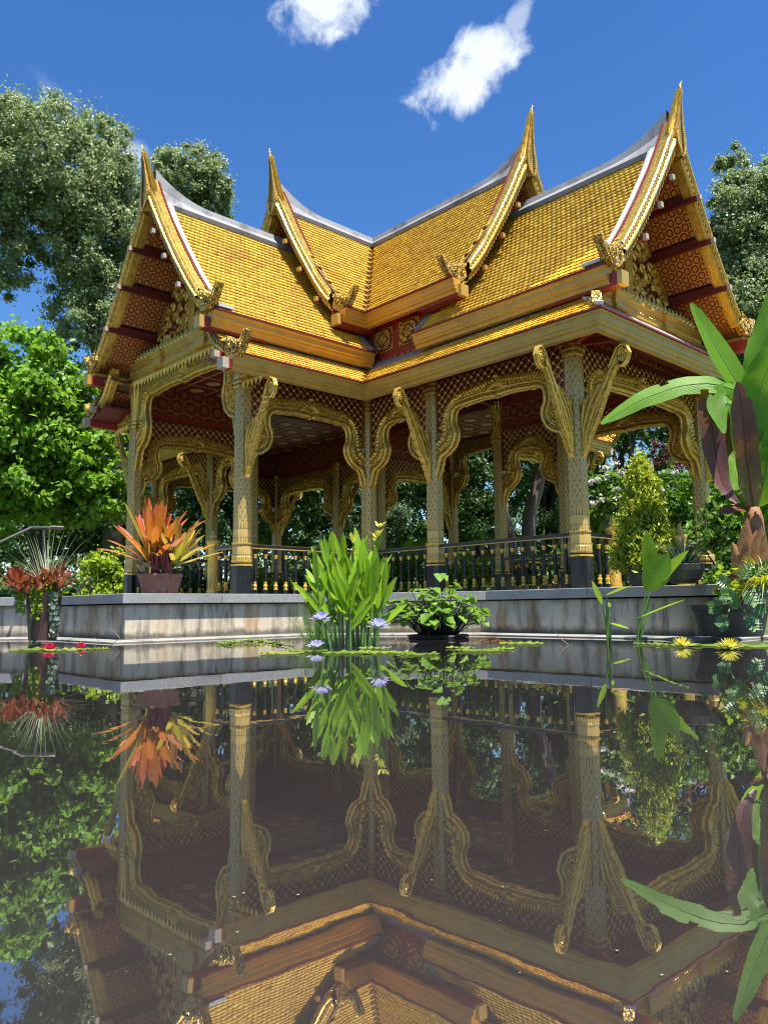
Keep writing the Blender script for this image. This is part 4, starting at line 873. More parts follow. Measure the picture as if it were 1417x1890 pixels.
# ---------------------------------------------------------------- leaf materials
def leafmat(name, c1, c2, c3=None, rough=0.42, trans=0.35, tcol=None, spec=0.4, stops=None, ribs=None, speck=None):
    m, g, b, o = newmat(name); r = rnd(g); p = g.co('Position')
    if stops:
        rp = g.new('ShaderNodeValToRGB'); uv = g.xyz(g.co('UV')); g.put(rp.inputs[0], g.m('ADD', uv[1], g.m('MULTIPLY', g.m('SUBTRACT', g.noise(p, 14.0, 3.0), .5), .18)))
        rp_in = rp.inputs[0].links[0].from_socket; g.put(rp.inputs[0], g.m('ADD', rp_in, g.m('MULTIPLY', g.m('SUBTRACT', r, .5), .45)))
        el = rp.color_ramp.elements
        while len(el) < len(stops): el.new(.5)
        for e, (q, c) in zip(el, stops): e.position = q; e.color = (*c, 1)
        cc = g.mix(g.m('MULTIPLY', r, .3), rp.outputs[0], c2, 'MIX')
    else:
        cc = g.mix(r, c1, c2)
        if c3: cc = g.mix(g.m('GREATER_THAN', g.m('FRACT', g.m('MULTIPLY', r, 17.3)), 0.86), cc, c3)
    cc = g.mix(g.m('MULTIPLY', g.noise(p, 3.0, 3.0), .35), cc, tuple(x * .55 for x in c1))
    cc = g.mix(g.mr(g.noise(p, 24.0, 4.0, .65), .45, .8, 0, .45), cc, tuple(x * .5 for x in c1))
    h = None
    if ribs:
        uv = g.xyz(g.co('UV')); ax = g.m('ABSOLUTE', g.m('SUBTRACT', uv[0], .5))
        w = g.m('SINE', g.m('MULTIPLY', g.m('ADD', uv[1], g.m('MULTIPLY', ax, -ribs[1])), ribs[0])); h = w
        cc = g.mix(g.mr(w, .2, 1.0, 0, .11), cc, tuple(min(1, x * 1.6) for x in c2))
        cc = g.mix(g.mr(ax, .035, .015), cc, ribs[2])
    g.put(b.inputs['Base Color'], cc); b.inputs['Roughness'].default_value = rough; b.inputs['Specular IOR Level'].default_value = spec
    if h is not None: g.put(b.inputs['Normal'], g.bump(h, .15, .005))
    tr = g.new('ShaderNodeBsdfTranslucent'); g.put(tr.inputs[0], g.mix(.6, cc, tcol or tuple(min(1, x * 1.6) for x in c2)))
    mx = g.new('ShaderNodeMixShader'); mx.inputs[0].default_value = trans; g.l.new(b.outputs[0], mx.inputs[1]); g.l.new(tr.outputs[0], mx.inputs[2]); g.l.new(mx.outputs[0], o.inputs[0])
    return m
leafmat('leaf_cottonwood', (0.30, 0.40, 0.145), (0.42, 0.52, 0.235), (0.60, 0.64, 0.46), .40, .52, (0.26, 0.32, 0.12), spec=.8)  # pale third tone paints bright glints onto some of the leaves
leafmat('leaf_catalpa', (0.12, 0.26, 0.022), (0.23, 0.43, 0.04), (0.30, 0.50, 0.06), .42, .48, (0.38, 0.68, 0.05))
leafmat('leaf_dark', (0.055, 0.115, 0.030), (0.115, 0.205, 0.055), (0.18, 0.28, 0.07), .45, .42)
leafmat('leaf_locust', (0.09, 0.15, 0.075), (0.16, 0.24, 0.115), None, .5, .3)
leafmat('leaf_mid', (0.06, 0.14, 0.018), (0.13, 0.26, 0.035), (0.2, 0.36, 0.05), .42, .35)
leafmat('leaf_lime', (0.22, 0.34, 0.012), (0.42, 0.55, 0.03), (0.30, 0.42, 0.02), .45, .35, (0.6, 0.75, 0.05))
leafmat('leaf_shrub', (0.06, 0.15, 0.012), (0.15, 0.32, 0.03), (0.24, 0.42, 0.05), .4, .35, (0.35, 0.6, 0.04))
leafmat('leaf_red', (0.12, 0.045, 0.045), (0.24, 0.11, 0.10), None, .5, .3)
leafmat('leaf_thuja', (0.25, 0.34, 0.02), (0.55, 0.60, 0.04), (0.62, 0.55, 0.05), .55, .25)
leafmat('leaf_canna', (0.20, 0.37, 0.016), (0.36, 0.57, 0.032), None, .32, .42, (0.58, 0.85, 0.05), ribs=(95.0, 1.4, (0.30, 0.50, 0.06)))
leafmat('leaf_taro', (0.10, 0.22, 0.022), (0.22, 0.38, 0.045), (0.25, 0.42, 0.06), .38, .30, ribs=(40.0, 1.5, (0.30, 0.45, 0.10)))
leafmat('leaf_banana', (0.085, 0.23, 0.014), (0.17, 0.38, 0.028), None, .45, .42, (0.48, 0.78, 0.05), .22, ribs=(150.0, .55, (0.28, 0.44, 0.10)))
leafmat('leaf_banana_red', (0.055, 0.020, 0.022), (0.085, 0.050, 0.030), None, .28, .22, (0.40, 0.16, 0.03), spec=.35, ribs=(150.0, .55, (0.16, 0.012, 0.015)), stops=[(0, (0.20, 0.20, 0.05)), (.25, (0.15, 0.075, 0.025)), (.38, (0.36, 0.14, 0.02)), (.46, (0.14, 0.055, 0.03)), (.75, (0.21, 0.095, 0.075)), (1, (0.27, 0.15, 0.13))])
leafmat('leaf_bromeliad', (0.42, 0.12, 0.02), (0.60, 0.20, 0.03), None, .35, .34, (0.9, 0.35, 0.04), stops=[(0, (0.16, 0.10, 0.06)), (.22, (0.50, 0.34, 0.03)), (.48, (0.66, 0.24, 0.015)), (.75, (0.62, 0.14, 0.03)), (1, (0.58, 0.09, 0.09))])
leafmat('leaf_bromeliad_pink', (0.50, 0.14, 0.09), (0.68, 0.26, 0.16), None, .35, .34, (0.9, 0.42, 0.2), stops=[(0, (0.14, 0.06, 0.05)), (.3, (0.55, 0.30, 0.10)), (.6, (0.70, 0.30, 0.17)), (1, (0.62, 0.10, 0.12))])
leafmat('leaf_bromeliad_lime', (0.40, 0.32, 0.03), (0.58, 0.46, 0.05), None, .35, .34, (0.8, 0.75, 0.1), stops=[(0, (0.32, 0.32, 0.13)), (.45, (0.50, 0.50, 0.04)), (.75, (0.60, 0.32, 0.06)), (1, (0.62, 0.12, 0.10))])
leafmat('leaf_bromeliad_red', (0.22, 0.03, 0.02), (0.34, 0.06, 0.025), None, .35, .28, (0.6, 0.15, 0.04), stops=[(0, (0.42, 0.20, 0.10)), (.4, (0.30, 0.08, 0.03)), (1, (0.30, 0.025, 0.02))])
leafmat('stalk_burgundy', (0.10, 0.012, 0.022), (0.16, 0.025, 0.035), None, .45, .1)
leafmat('blade_striped', (0.20, 0.24, 0.12), (0.40, 0.44, 0.27), None, .4, .25)
leafmat('blade_dark', (0.040, 0.075, 0.040), (0.11, 0.16, 0.10), (0.42, 0.45, 0.36), .4, .2)
leafmat('blade_green', (0.06, 0.15, 0.02), (0.14, 0.28, 0.04), None, .4, .3)
leafmat('blade_lime', (0.42, 0.46, 0.02), (0.68, 0.66, 0.06), None, .4, .3)
leafmat('leaf_honey', (0.07, 0.17, 0.05), (0.13, 0.28, 0.09), (0.30, 0.46, 0.20), .4, .25)
leafmat('leaf_silver', (0.20, 0.28, 0.19), (0.36, 0.44, 0.31), None, .45, .25)
leafmat('lily_pad', (0.14, 0.24, 0.03), (0.27, 0.38, 0.06), (0.34, 0.38, 0.09), .3, .12, spec=.6)
leafmat('lily_pad_red', (0.16, 0.05, 0.02), (0.24, 0.10, 0.03), (0.14, 0.20, 0.04), .35, .15)
leafmat('petal_violet', (0.36, 0.34, 0.72), (0.60, 0.58, 0.88), None, .5, .3, stops=[(0, (0.62, 0.62, 0.80)), (.5, (0.56, 0.55, 0.86)), (1, (0.40, 0.34, 0.78))])
leafmat('petal_red', (0.50, 0.005, 0.06), (0.70, 0.015, 0.11), None, .45, .3)
leafmat('petal_yellow', (0.75, 0.66, 0.04), (0.85, 0.78, 0.14), None, .5, .3)
leafmat('petal_white', (0.62, 0.62, 0.55), (0.78, 0.78, 0.72), None, .6, .25)
plain('bark_grey', (0.085, 0.072, 0.060), .9, 0, .35, 9.0, .6, 22.0, .03)
plain('bark_pink', (0.17, 0.135, 0.12), .85, 0, .3, 9.0, .3, 22.0, .02)
plain('bark_dark', (0.030, 0.026, 0.022), .9, 0, .35, 9.0, .6, 22.0, .03)
plain('stem_green', (0.10, 0.20, 0.03), .45, 0, .25, 20.0)
plain('stem_dark', (0.016, 0.012, 0.012), .5, 0, .25, 20.0)
plain('terracotta', (0.19, 0.085, 0.060), .8, 0, .2, 7.0, .2, 40.0, .004, dirt=4.0, dirtc=(0.24, 0.16, 0.13))
plain('pot_dark', (0.032, 0.028, 0.026), .55, 0, .3, 8.0, .2, 30.0)
plain('pot_rust', (0.060, 0.024, 0.018), .5, 0, .5, 5.0, .2, 20.0, dirt=4.0, dirtc=(0.11, 0.045, 0.03))
plain('pipe_grey', (0.045, 0.040, 0.042), .45, .3)
plain('banana_sheath', (0.30, 0.14, 0.045), .65, 0, .5, 10.0, .3, 40.0, .01, dirt=6.0, dirtc=(0.16, 0.05, 0.035))
plain('dry_stem', (0.30, 0.24, 0.16), .8)

# ---------------------------------------------------------------- foliage
RG = np.random.default_rng(11)
def unit(v): return v / np.maximum(np.linalg.norm(v, axis=-1, keepdims=True), 1e-9)
def leaf_cloud(name, P, Nr, size, mat, aspect=.6, fold=.18, droop=.5):
    n = len(P); d = RG.normal(size=(n, 3)); d[:, 2] -= droop * 1.2; d = d - Nr * (d * Nr).sum(1, keepdims=True); d = unit(d); sd_ = np.cross(Nr, d); s = size[:, None]
    V = np.stack([P - d * s * .5, P + sd_ * s * aspect * .5 - d * s * .08 + Nr * s * fold, P + d * s * .5, P - sd_ * s * aspect * .5 - d * s * .08 + Nr * s * fold], 1).reshape(-1, 3)
    F = (np.array([0, 1, 2, 0, 2, 3])[None, :] + (np.arange(n) * 4)[:, None]).ravel()
    return np_mesh(name, V, F, np.full(2 * n, 3), mat)
def clump_points(cl, per, flat=.8):
    """leaf positions and normals in clumps: cl rows (x,y,z,r)"""
    C = np.repeat(cl, per, axis=0); n = len(C); d = unit(RG.normal(size=(n, 3))); rad = C[:, 3:4] * np.minimum(np.abs(RG.normal(0, .72, (n, 1))), 2.0)
    P = C[:, :3] + d * rad * np.array([1, 1, flat]); Nn = unit(d * .75 + np.array([.12, -.08, .42]) + RG.normal(size=(n, 3)) * .8); return P, Nn
def lobes_to_clumps(lobes, n, rfrac):
    """lobes (centre, rx, rz): clump centres spread through each, mostly near its skin"""
    w = np.array([l[1] * l[1] * l[2] for l in lobes]) ** .67; w /= w.sum(); out = []
    for (c, rx, rz), k in zip(lobes, (w * n).astype(int) + 1):
        d = unit(RG.normal(size=(k, 3))); q = d * (RG.uniform(.05, 1, (k, 1)) ** .4); P = np.array(c) + q * np.array([rx, rx, rz]); r = rfrac * (rx + rz) / 2 * RG.uniform(.6, 1.35, (k, 1)); out.append(np.hstack([P, r]))
    return np.vstack(out)
def limb(mb, a, b, r0, r1, sag=.15, n=7, seed=0):
    rr = random.Random(seed); a = Vector(a); b = Vector(b); L = (b - a).length; off = Vector((rr.uniform(-1, 1), rr.uniform(-1, 1), rr.uniform(-.3, .6))) * L * sag; pts = []
    for i in range(n + 1):
        k = i / n; pts.append(a.lerp(b, k) + off * math.sin(PI * k) + Vector((rr.uniform(-1, 1), rr.uniform(-1, 1), 0)) * L * .015)
    mb.tube(pts, [r0 + (r1 - r0) * i / n for i in range(n + 1)], 7)
def tree(name, label, cat, base, lobes, nclump, per, lsize, leaf, bark, rtrunk, group=None, aspect=.6, rfrac=.27, droop=.5, fork=.45, nl=10, trunk_path=None):
    T = thing(name, label, cat, tuple(base), group); tb = MB(); base = Vector(base)
    c = sum((Vector(l[0]) for l in lobes), Vector()) / len(lobes); top = max(l[0][2] for l in lobes); f = base.lerp(Vector((c.x, c.y, top)), fork)
    if trunk_path:
        tb.tube([tuple(p) for p in trunk_path], [rtrunk * (1.15 - .5 * i / (len(trunk_path) - 1)) for i in range(len(trunk_path))], 9); f = Vector(trunk_path[-1])
    else: limb(tb, base - Vector((0, 0, .3)), f, rtrunk, rtrunk * .6, .05, 8, 1)
    cl = lobes_to_clumps(lobes, nclump, rfrac); idx = np.linspace(0, len(cl) - 1, min(nl, len(cl))).astype(int)
    for j, i in enumerate(idx): limb(tb, f - Vector((0, 0, .0)), cl[i, :3], rtrunk * .42, rtrunk * .06, .12, 6, j)
    tb.build('trunk', bark, T, True)
    P, Nn = clump_points(cl, per); P_ = P - np.array([0, 0, 0])
    obj('crown', leaf_cloud('crown', P_, Nn, RG.uniform(.65, 1.3, len(P)) * lsize, leaf, aspect, droop=droop), T)
    return T
def lob(px, py, rx, ry, dist):
    c = at(px, py, dist); k = (c - CP).length / FPX; return (tuple(c), rx * k, ry * k)
def gnd(px, dist, z=.55):
    c = at(px, 1100, dist); return (c.x, c.y, z)

tree('cottonwood', 'tall silvery cottonwood rising beside the porch gable', 'tree', gnd(215, 33), [lob(95, 330, 135, 115, 33), lob(175, 300, 70, 80, 33), lob(165, 470, 100, 110, 33), lob(190, 610, 90, 110, 33), lob(5, 470, 75, 75, 33), lob(215, 400, 55, 90, 33), lob(0, 330, 70, 100, 33)], 900, 190, .14, 'leaf_cottonwood', 'bark_grey', .38, 'cottonwoods behind the pavilion', trunk_path=[gnd(215, 33, .3), at(205, 900, 33), at(185, 640, 33), at(150, 485, 33), at(110, 440, 33)], rfrac=.165)
tree('cottonwood', 'small round cottonwood crown showing above the porch roof ridge', 'tree', gnd(360, 38), [lob(352, 345, 66, 66, 38), lob(310, 320, 32, 45, 38), lob(390, 360, 40, 55, 38), lob(330, 470, 60, 80, 38)], 430, 190, .15, 'leaf_cottonwood', 'bark_grey', .3, 'cottonwoods behind the pavilion', rfrac=.165)
tree('cottonwood', 'tall cottonwood standing behind the long gable and the banana', 'tree', gnd(1420, 30), [lob(1400, 420, 75, 110, 30), lob(1350, 350, 36, 70, 30), lob(1330, 480, 50, 90, 30), lob(1420, 600, 110, 120, 30), lob(1450, 460, 70, 110, 31)], 800, 190, .135, 'leaf_cottonwood', 'bark_grey', .35, 'cottonwoods behind the pavilion', rfrac=.165)
tree('catalpa', 'bright green big-leaved tree beside the porch eave', 'tree', gnd(60, 22), [lob(40, 670, 75, 65, 22), lob(150, 740, 60, 60, 22), lob(30, 790, 100, 65, 22), lob(170, 840, 75, 45, 22), lob(70, 880, 110, 60, 22), lob(200, 920, 60, 50, 22), lob(20, 960, 70, 40, 22), lob(-60, 800, 90, 150, 22), lob(110, 800, 80, 60, 22), lob(60, 730, 90, 50, 22), lob(130, 920, 90, 45, 22)], 460, 110, .175, 'leaf_catalpa', 'bark_dark', .25, aspect=.8, rfrac=.26, droop=1.2)
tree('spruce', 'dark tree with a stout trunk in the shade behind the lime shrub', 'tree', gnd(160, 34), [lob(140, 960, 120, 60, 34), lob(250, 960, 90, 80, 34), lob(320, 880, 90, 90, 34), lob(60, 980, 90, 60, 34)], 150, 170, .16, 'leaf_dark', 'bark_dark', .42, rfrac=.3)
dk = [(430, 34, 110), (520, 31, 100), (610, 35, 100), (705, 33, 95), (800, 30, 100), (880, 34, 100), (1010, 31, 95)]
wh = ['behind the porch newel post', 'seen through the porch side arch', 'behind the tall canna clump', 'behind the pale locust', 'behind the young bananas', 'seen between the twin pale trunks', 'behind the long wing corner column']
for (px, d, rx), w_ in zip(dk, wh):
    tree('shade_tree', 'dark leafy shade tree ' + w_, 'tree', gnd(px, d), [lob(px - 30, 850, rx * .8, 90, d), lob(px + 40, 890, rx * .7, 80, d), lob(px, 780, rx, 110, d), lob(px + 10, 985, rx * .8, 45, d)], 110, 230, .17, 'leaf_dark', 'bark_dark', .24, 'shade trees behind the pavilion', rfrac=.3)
tree('locust_tree', 'pale feathery locust behind the re-entrant corner column', 'tree', gnd(690, 26), [lob(690, 905, 45, 45, 26), lob(650, 950, 45, 35, 26), lob(720, 950, 50, 35, 26)], 60, 220, .10, 'leaf_locust', 'bark_dark', .12, rfrac=.26)
tree('pale_trunk_tree', 'slender tree with a forked pinkish grey trunk behind the balustrade', 'tree', gnd(978, 23), [lob(990, 700, 90, 70, 23), lob(1060, 740, 70, 60, 23)], 50, 90, .15, 'leaf_mid', 'bark_pink', .20, 'pale trunked trees', trunk_path=[gnd(978, 23, .3), at(974, 1000, 23), at(976, 950, 23), at(990, 905, 23), at(1000, 860, 23), at(1012, 820, 23), at(1010, 760, 23)], rfrac=.3)
tree('pale_trunk_tree', 'slender leaning tree with a single pinkish grey trunk behind the balustrade', 'tree', gnd(948, 24), [lob(915, 700, 80, 70, 24)], 40, 90, .15, 'leaf_mid', 'bark_pink', .13, 'pale trunked trees', trunk_path=[gnd(950, 24, .3), at(945, 1000, 24), at(933, 950, 24), at(926, 900, 24), at(915, 840, 24), at(915, 760, 24)], rfrac=.3)
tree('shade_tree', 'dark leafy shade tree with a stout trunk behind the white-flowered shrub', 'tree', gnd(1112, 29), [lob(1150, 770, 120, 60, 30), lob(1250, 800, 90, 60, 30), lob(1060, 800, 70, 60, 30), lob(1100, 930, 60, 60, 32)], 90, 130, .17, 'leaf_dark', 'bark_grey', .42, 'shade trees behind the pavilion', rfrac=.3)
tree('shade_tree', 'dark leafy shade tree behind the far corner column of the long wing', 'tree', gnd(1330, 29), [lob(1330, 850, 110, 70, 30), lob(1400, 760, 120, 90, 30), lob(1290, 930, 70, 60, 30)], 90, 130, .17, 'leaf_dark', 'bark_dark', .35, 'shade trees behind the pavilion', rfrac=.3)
tree('red_maple', 'small purple red maple behind the white-flowered shrub', 'tree', gnd(1235, 25), [lob(1245, 848, 36, 20, 25), lob(1205, 825, 24, 10, 25)], 22, 70, .10, 'leaf_red', 'bark_dark', .10, rfrac=.3)

def shrub(name, label, px, dist, lobes, n, per, ls, leaf, group=None, aspect=.6, droop=.4, cat='shrub'):
    b = gnd(px, dist); T = thing(name, label, cat, b, group); sb_ = MB(); cl = lobes_to_clumps([lob(*l, dist) for l in lobes], n, .32)
    for j, i in enumerate(np.linspace(0, len(cl) - 1, 8).astype(int)): limb(sb_, (b[0] + random.uniform(-.1, .1), b[1] + random.uniform(-.1, .1), b[2] - .1), cl[i, :3], .03, .008, .1, 5, j)
    sb_.build('stems', 'bark_dark', T); P, Nn = clump_points(cl, per); obj('foliage', leaf_cloud('foliage', P, Nn, RG.uniform(.65, 1.3, len(P)) * ls, leaf, aspect, droop=droop), T); return T, cl
sh, scl = shrub('flowering_shrub', 'bright green shrub with white flower clusters behind the long wing opening', 1180, 20, [(1120, 940, 55, 55), (1180, 905, 70, 48), (1255, 930, 60, 60), (1110, 1010, 50, 45), (1210, 1000, 90, 50), (1290, 1010, 50, 50)], 120, 60, .20, 'leaf_shrub')
cam2 = CP
for i, (px, py) in enumerate([(1133, 856), (1117, 865), (1146, 873), (1140, 902), (1139, 920), (1120, 880), (1095, 930), (1110, 922), (1152, 936), (1104, 886), (1165, 860), (1200, 862), (1245, 872), (1217, 905), (1090, 890)]):
    c = at(px, py, 19.2); cl = np.array([[c.x, c.y, c.z, .10]]); P, Nn = clump_points(cl, 60, .6); obj('flower_cluster', leaf_cloud('flower_cluster', P, Nn, np.full(len(P), .075), 'petal_white', .8), sh)
shrub('lime_shrub', 'glowing lime green shrub between the rusty planter and the porch', 190, 29.5, [(190, 1050, 42, 36), (165, 1075, 30, 30), (215, 1085, 30, 30), (190, 1095, 50, 20)], 70, 90, .17, 'leaf_lime')
for (px, py, d, rx, ry, lf, lb) in [(480, 1075, 20, 60, 22, 'leaf_lime', 'low lime planting behind the porch balusters'), (600, 1070, 21, 60, 26, 'leaf_mid', 'low green planting behind the canna clump'), (730, 1050, 20, 50, 34, 'leaf_shrub', 'leafy green planting under the young bananas'),
        (860, 1055, 20, 50, 36, 'leaf_lime', 'yellow green planting behind the middle column'), (940, 1050, 20.5, 40, 34, 'leaf_shrub', 'leafy green planting behind the middle balusters'), (1010, 1050, 20, 40, 36, 'leaf_shrub', 'leafy green planting behind the pale trunks'),
        (1100, 1050, 17, 40, 36, 'leaf_lime', 'yellow green planting behind the corner column'), (1230, 1060, 16, 60, 36, 'leaf_mid', 'green planting behind the clipped arborvitae'), (330, 1075, 21, 60, 26, 'leaf_dark', 'dark low planting behind the clay pot'), (1340, 985, 14, 40, 60, 'leaf_shrub', 'loose leafy shrub under the red banana'), (1345, 1060, 13.2, 30, 40, 'leaf_mid', 'dense green shrub beside the deck end'), (1410, 960, 15, 40, 70, 'leaf_shrub', 'tall leafy shrub behind the red banana trunk')]:
    shrub('garden_plant', lb, px, d, [(px, py, rx, ry), (px - rx * .5, py + ry * .4, rx * .6, ry * .6), (px + rx * .5, py + ry * .3, rx * .6, ry * .6)], 36, 60, .13, lf, 'plants in the beds round the deck', cat='plant')
# far wood closing the view
V = []; 
for k in range(420):
    a = math.atan2(CF.y, CF.x) + math.radians(-46 + 92 * (k + random.random()) / 420); d = random.uniform(40, 54); V.append((CP.x + d * math.cos(a), CP.y + d * math.sin(a), random.uniform(.6, 9.0) if k % 3 else random.uniform(.4, 1.6), random.uniform(1.3, 2.6)))
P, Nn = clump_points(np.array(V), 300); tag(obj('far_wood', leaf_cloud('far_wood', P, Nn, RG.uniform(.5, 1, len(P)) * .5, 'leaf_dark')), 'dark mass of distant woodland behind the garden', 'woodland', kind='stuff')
# ---------------------------------------------------------------- near plants: every large leaf a piece
def leaf_rows(base, d0, L, prof, up=(0, 0, 1), bend=0.0, n=9, fold=.2, wave=0.0, twist=0.0, seed=0):
    """a leaf as a bent strip: prof(k) half width; bend pulls it down along its length"""
    rr = random.Random(seed); p = Vector(base); d = Vector(d0).normalized(); rows = []; uvs = []; st = L / (n - 1); ph = rr.uniform(0, 6)
    for i in range(n):
        k = i / (n - 1); u = Vector(up) - d * Vector(up).dot(d); u = u.normalized() if u.length > 1e-4 else d.orthogonal().normalized(); s_ = d.cross(u).normalized()
        if twist: q = Matrix.Rotation(twist * k, 3, d); s_ = q @ s_; u = q @ u
        w = prof(k); wv = math.sin(k * 15 + ph) * wave * w
        rows.append([tuple(p - s_ * w + u * (w * fold + wv)), tuple(p - s_ * w * .5 + u * w * fold * .4), tuple(p), tuple(p + s_ * w * .5 + u * w * fold * .4), tuple(p + s_ * w + u * (w * fold - wv))]); uvs.append([(x, k) for x in (0, .25, .5, .75, 1)])
        p = p + d * st; d = (d + Vector((0, 0, -bend * st * (0.3 + 1.4 * k)))).normalized()
    return rows, uvs
def leaf(parent, name, mat, *a, **kw):
    mb = MB(); r_, u_ = leaf_rows(*a, **kw); mb.grid(r_, u_); return mb.build(name, mat, parent, True)
lance = lambda w: (lambda k: w * (math.sin(PI * min(1, k * .96 + .03)) ** .75) * (1 - .25 * k) + .002)
strap = lambda w: (lambda k: w * (1 - .25 * k) * min(1, (1 - k) * 7 + .05) ** .6)
paddle = lambda w: (lambda k: w * min(1, k * 9) ** .7 * min(1, (1.0 - k) * 4.5 + .02) ** .6 + .004)
heart = lambda w: (lambda k: w * (min(1, k * 6 + .15) ** .6) * (1 - k) ** .75 * 1.25 + .002)
def dirv(az, el): return Vector((math.cos(el) * math.cos(az), math.cos(el) * math.sin(az), math.sin(el)))
RT = Vector((CR.x, CR.y, 0)).normalized(); TOC = Vector((-CF.x, -CF.y, 0)).normalized()      # across the view, and towards the visitor
def pxm(p): return (Vector(p) - CP).dot(CF) / FPX                                             # metres per picture unit at a place
def sdir(dx, dz, t=0.0): return (RT * dx + Vector((0, 0, 1)) * dz + TOC * t).normalized()
def pot(name, label, c, r0, r1, h, mat, rim=.03, group=None, n=28):
    T = thing(name, label, 'pot', c, group); mb = MB(); mb.lathe([(r0 * .96, 0), (r0, .01), (r1 * .97, h - rim * 1.6), (r1, h - rim * 1.5), (r1 + .012, h - rim), (r1 + .012, h - .004), (r1, h), (r1 - .03, h), (r1 - .035, h - .06)], c, n, True); mb.build('body', mat, T)
    s_ = MB(); s_.lathe([(r1 - .033, h - .05), (.0, h - .035)], c, n, False); s_.build('soil', 'soil', T); return T
def blades(parent, name, mat, c, n, L, w, el0, el1, bend, seed, spread=.05, az=None, ns=7):
    """a tuft of thin blades, too fine to count: one piece"""
    rr = random.Random(seed); mb = MB()
    for i in range(n):
        a = rr.uniform(0, 2 * PI) if az is None else rr.uniform(*az); b = Vector(c) + Vector((math.cos(a), math.sin(a), 0)) * spread * rr.random(); r_, u_ = leaf_rows(b, dirv(a, rr.uniform(el0, el1)), L * rr.uniform(.6, 1.1), lambda k: w * (1 - k * .9), bend=bend * rr.uniform(.6, 1.3), n=ns, fold=.1)
        mb.grid([[q[0], q[2], q[4]] for q in r_], [[q[0], q[2], q[4]] for q in u_])
    return stuff(mb.build(name, mat, parent))

# ---- clay pot with three bromeliads on the deck corner
PC = Vector((2.72, -6.80, H)); pot('clay_pot', 'wide terracotta pot on the coping corner holding orange bromeliads', tuple(PC), .255, .315, .30, 'terracotta')
def rosette(name, label, c, nl, L, w, mat, els, seed, cat='bromeliad', group=None, bias=None, bend=.55):
    T = thing(name, label, cat, tuple(c), group); rr = random.Random(seed); tb = MB(); tb.lathe([(.05, -.02), (.06, .05), (.045, .14), (.02, .18)], tuple(c), 8); tb.build('core', mat, T)
    for i in range(nl):
        k = i / (nl - 1); el = els[0] + (els[1] - els[0]) * k + rr.uniform(-.08, .08); az = i * 2.399 + rr.uniform(-.2, .2)
        b = Vector(c) + Vector((math.cos(az), math.sin(az), 0)) * .035 + Vector((0, 0, .10 * (1 - k)))
        mt = rr.choice((mat, mat, mat, mat, 'leaf_bromeliad_pink', 'leaf_bromeliad_lime')) if mat == 'leaf_bromeliad' else mat
        leaf(T, 'leaf', mt, b, dirv(az, el), L * rr.uniform(.8, 1.12) * (1 - .15 * abs(k - .4)), strap(w * rr.uniform(.85, 1.15)), bend=bend * rr.uniform(.5, 1.3) * (.4 + .9 * k), n=9, fold=.38, seed=i)
    return T
top = PC + Vector((0, 0, .30))
rosette('orange_bromeliad', 'large orange bromeliad with upright flame leaves in the clay pot', top - RT * .10 + TOC * .02 + Vector((0, 0, .12)), 36, .92, .062, 'leaf_bromeliad', (1.55, .38), 4, bend=.28)
rosette('lime_bromeliad', 'smaller yellow green bromeliad with pink tips in the clay pot', top + RT * .22 + TOC * .0 + Vector((0, 0, .12)), 28, .68, .048, 'leaf_bromeliad_lime', (1.4, .25), 9, bend=.3)
T = thing('burgundy_stalks', 'cut burgundy bromeliad stalks standing in the clay pot', 'plant', tuple(top + TOC * .15)); rr = random.Random(5)
for i in range(26):
    b = top + RT * rr.uniform(-.08, .20) + TOC * rr.uniform(.14, .26) + Vector((0, 0, -.05)); leaf(T, 'stalk', 'stalk_burgundy', b, sdir(rr.uniform(-.25, .3), 1, rr.uniform(0, .25)), rr.uniform(.34, .66), (lambda k: .026 * (1 - .3 * k)), bend=.1, n=5, fold=.7, seed=i)
T = thing('bromeliad_stump', 'dry scaly bromeliad stump on the left of the clay pot', 'plant', tuple(top - RT * .16 + TOC * .14)); rr = random.Random(6)
for i in range(26):
    a = rr.uniform(0, 6.28); z = rr.uniform(-.05, .22); b = top - RT * .15 + TOC * .14 + Vector((math.cos(a) * .10, math.sin(a) * .10, z)); leaf(T, 'scale', 'dry_stem', b, dirv(a, .7), .11, heart(.032), bend=.2, n=4, fold=.3, seed=i)

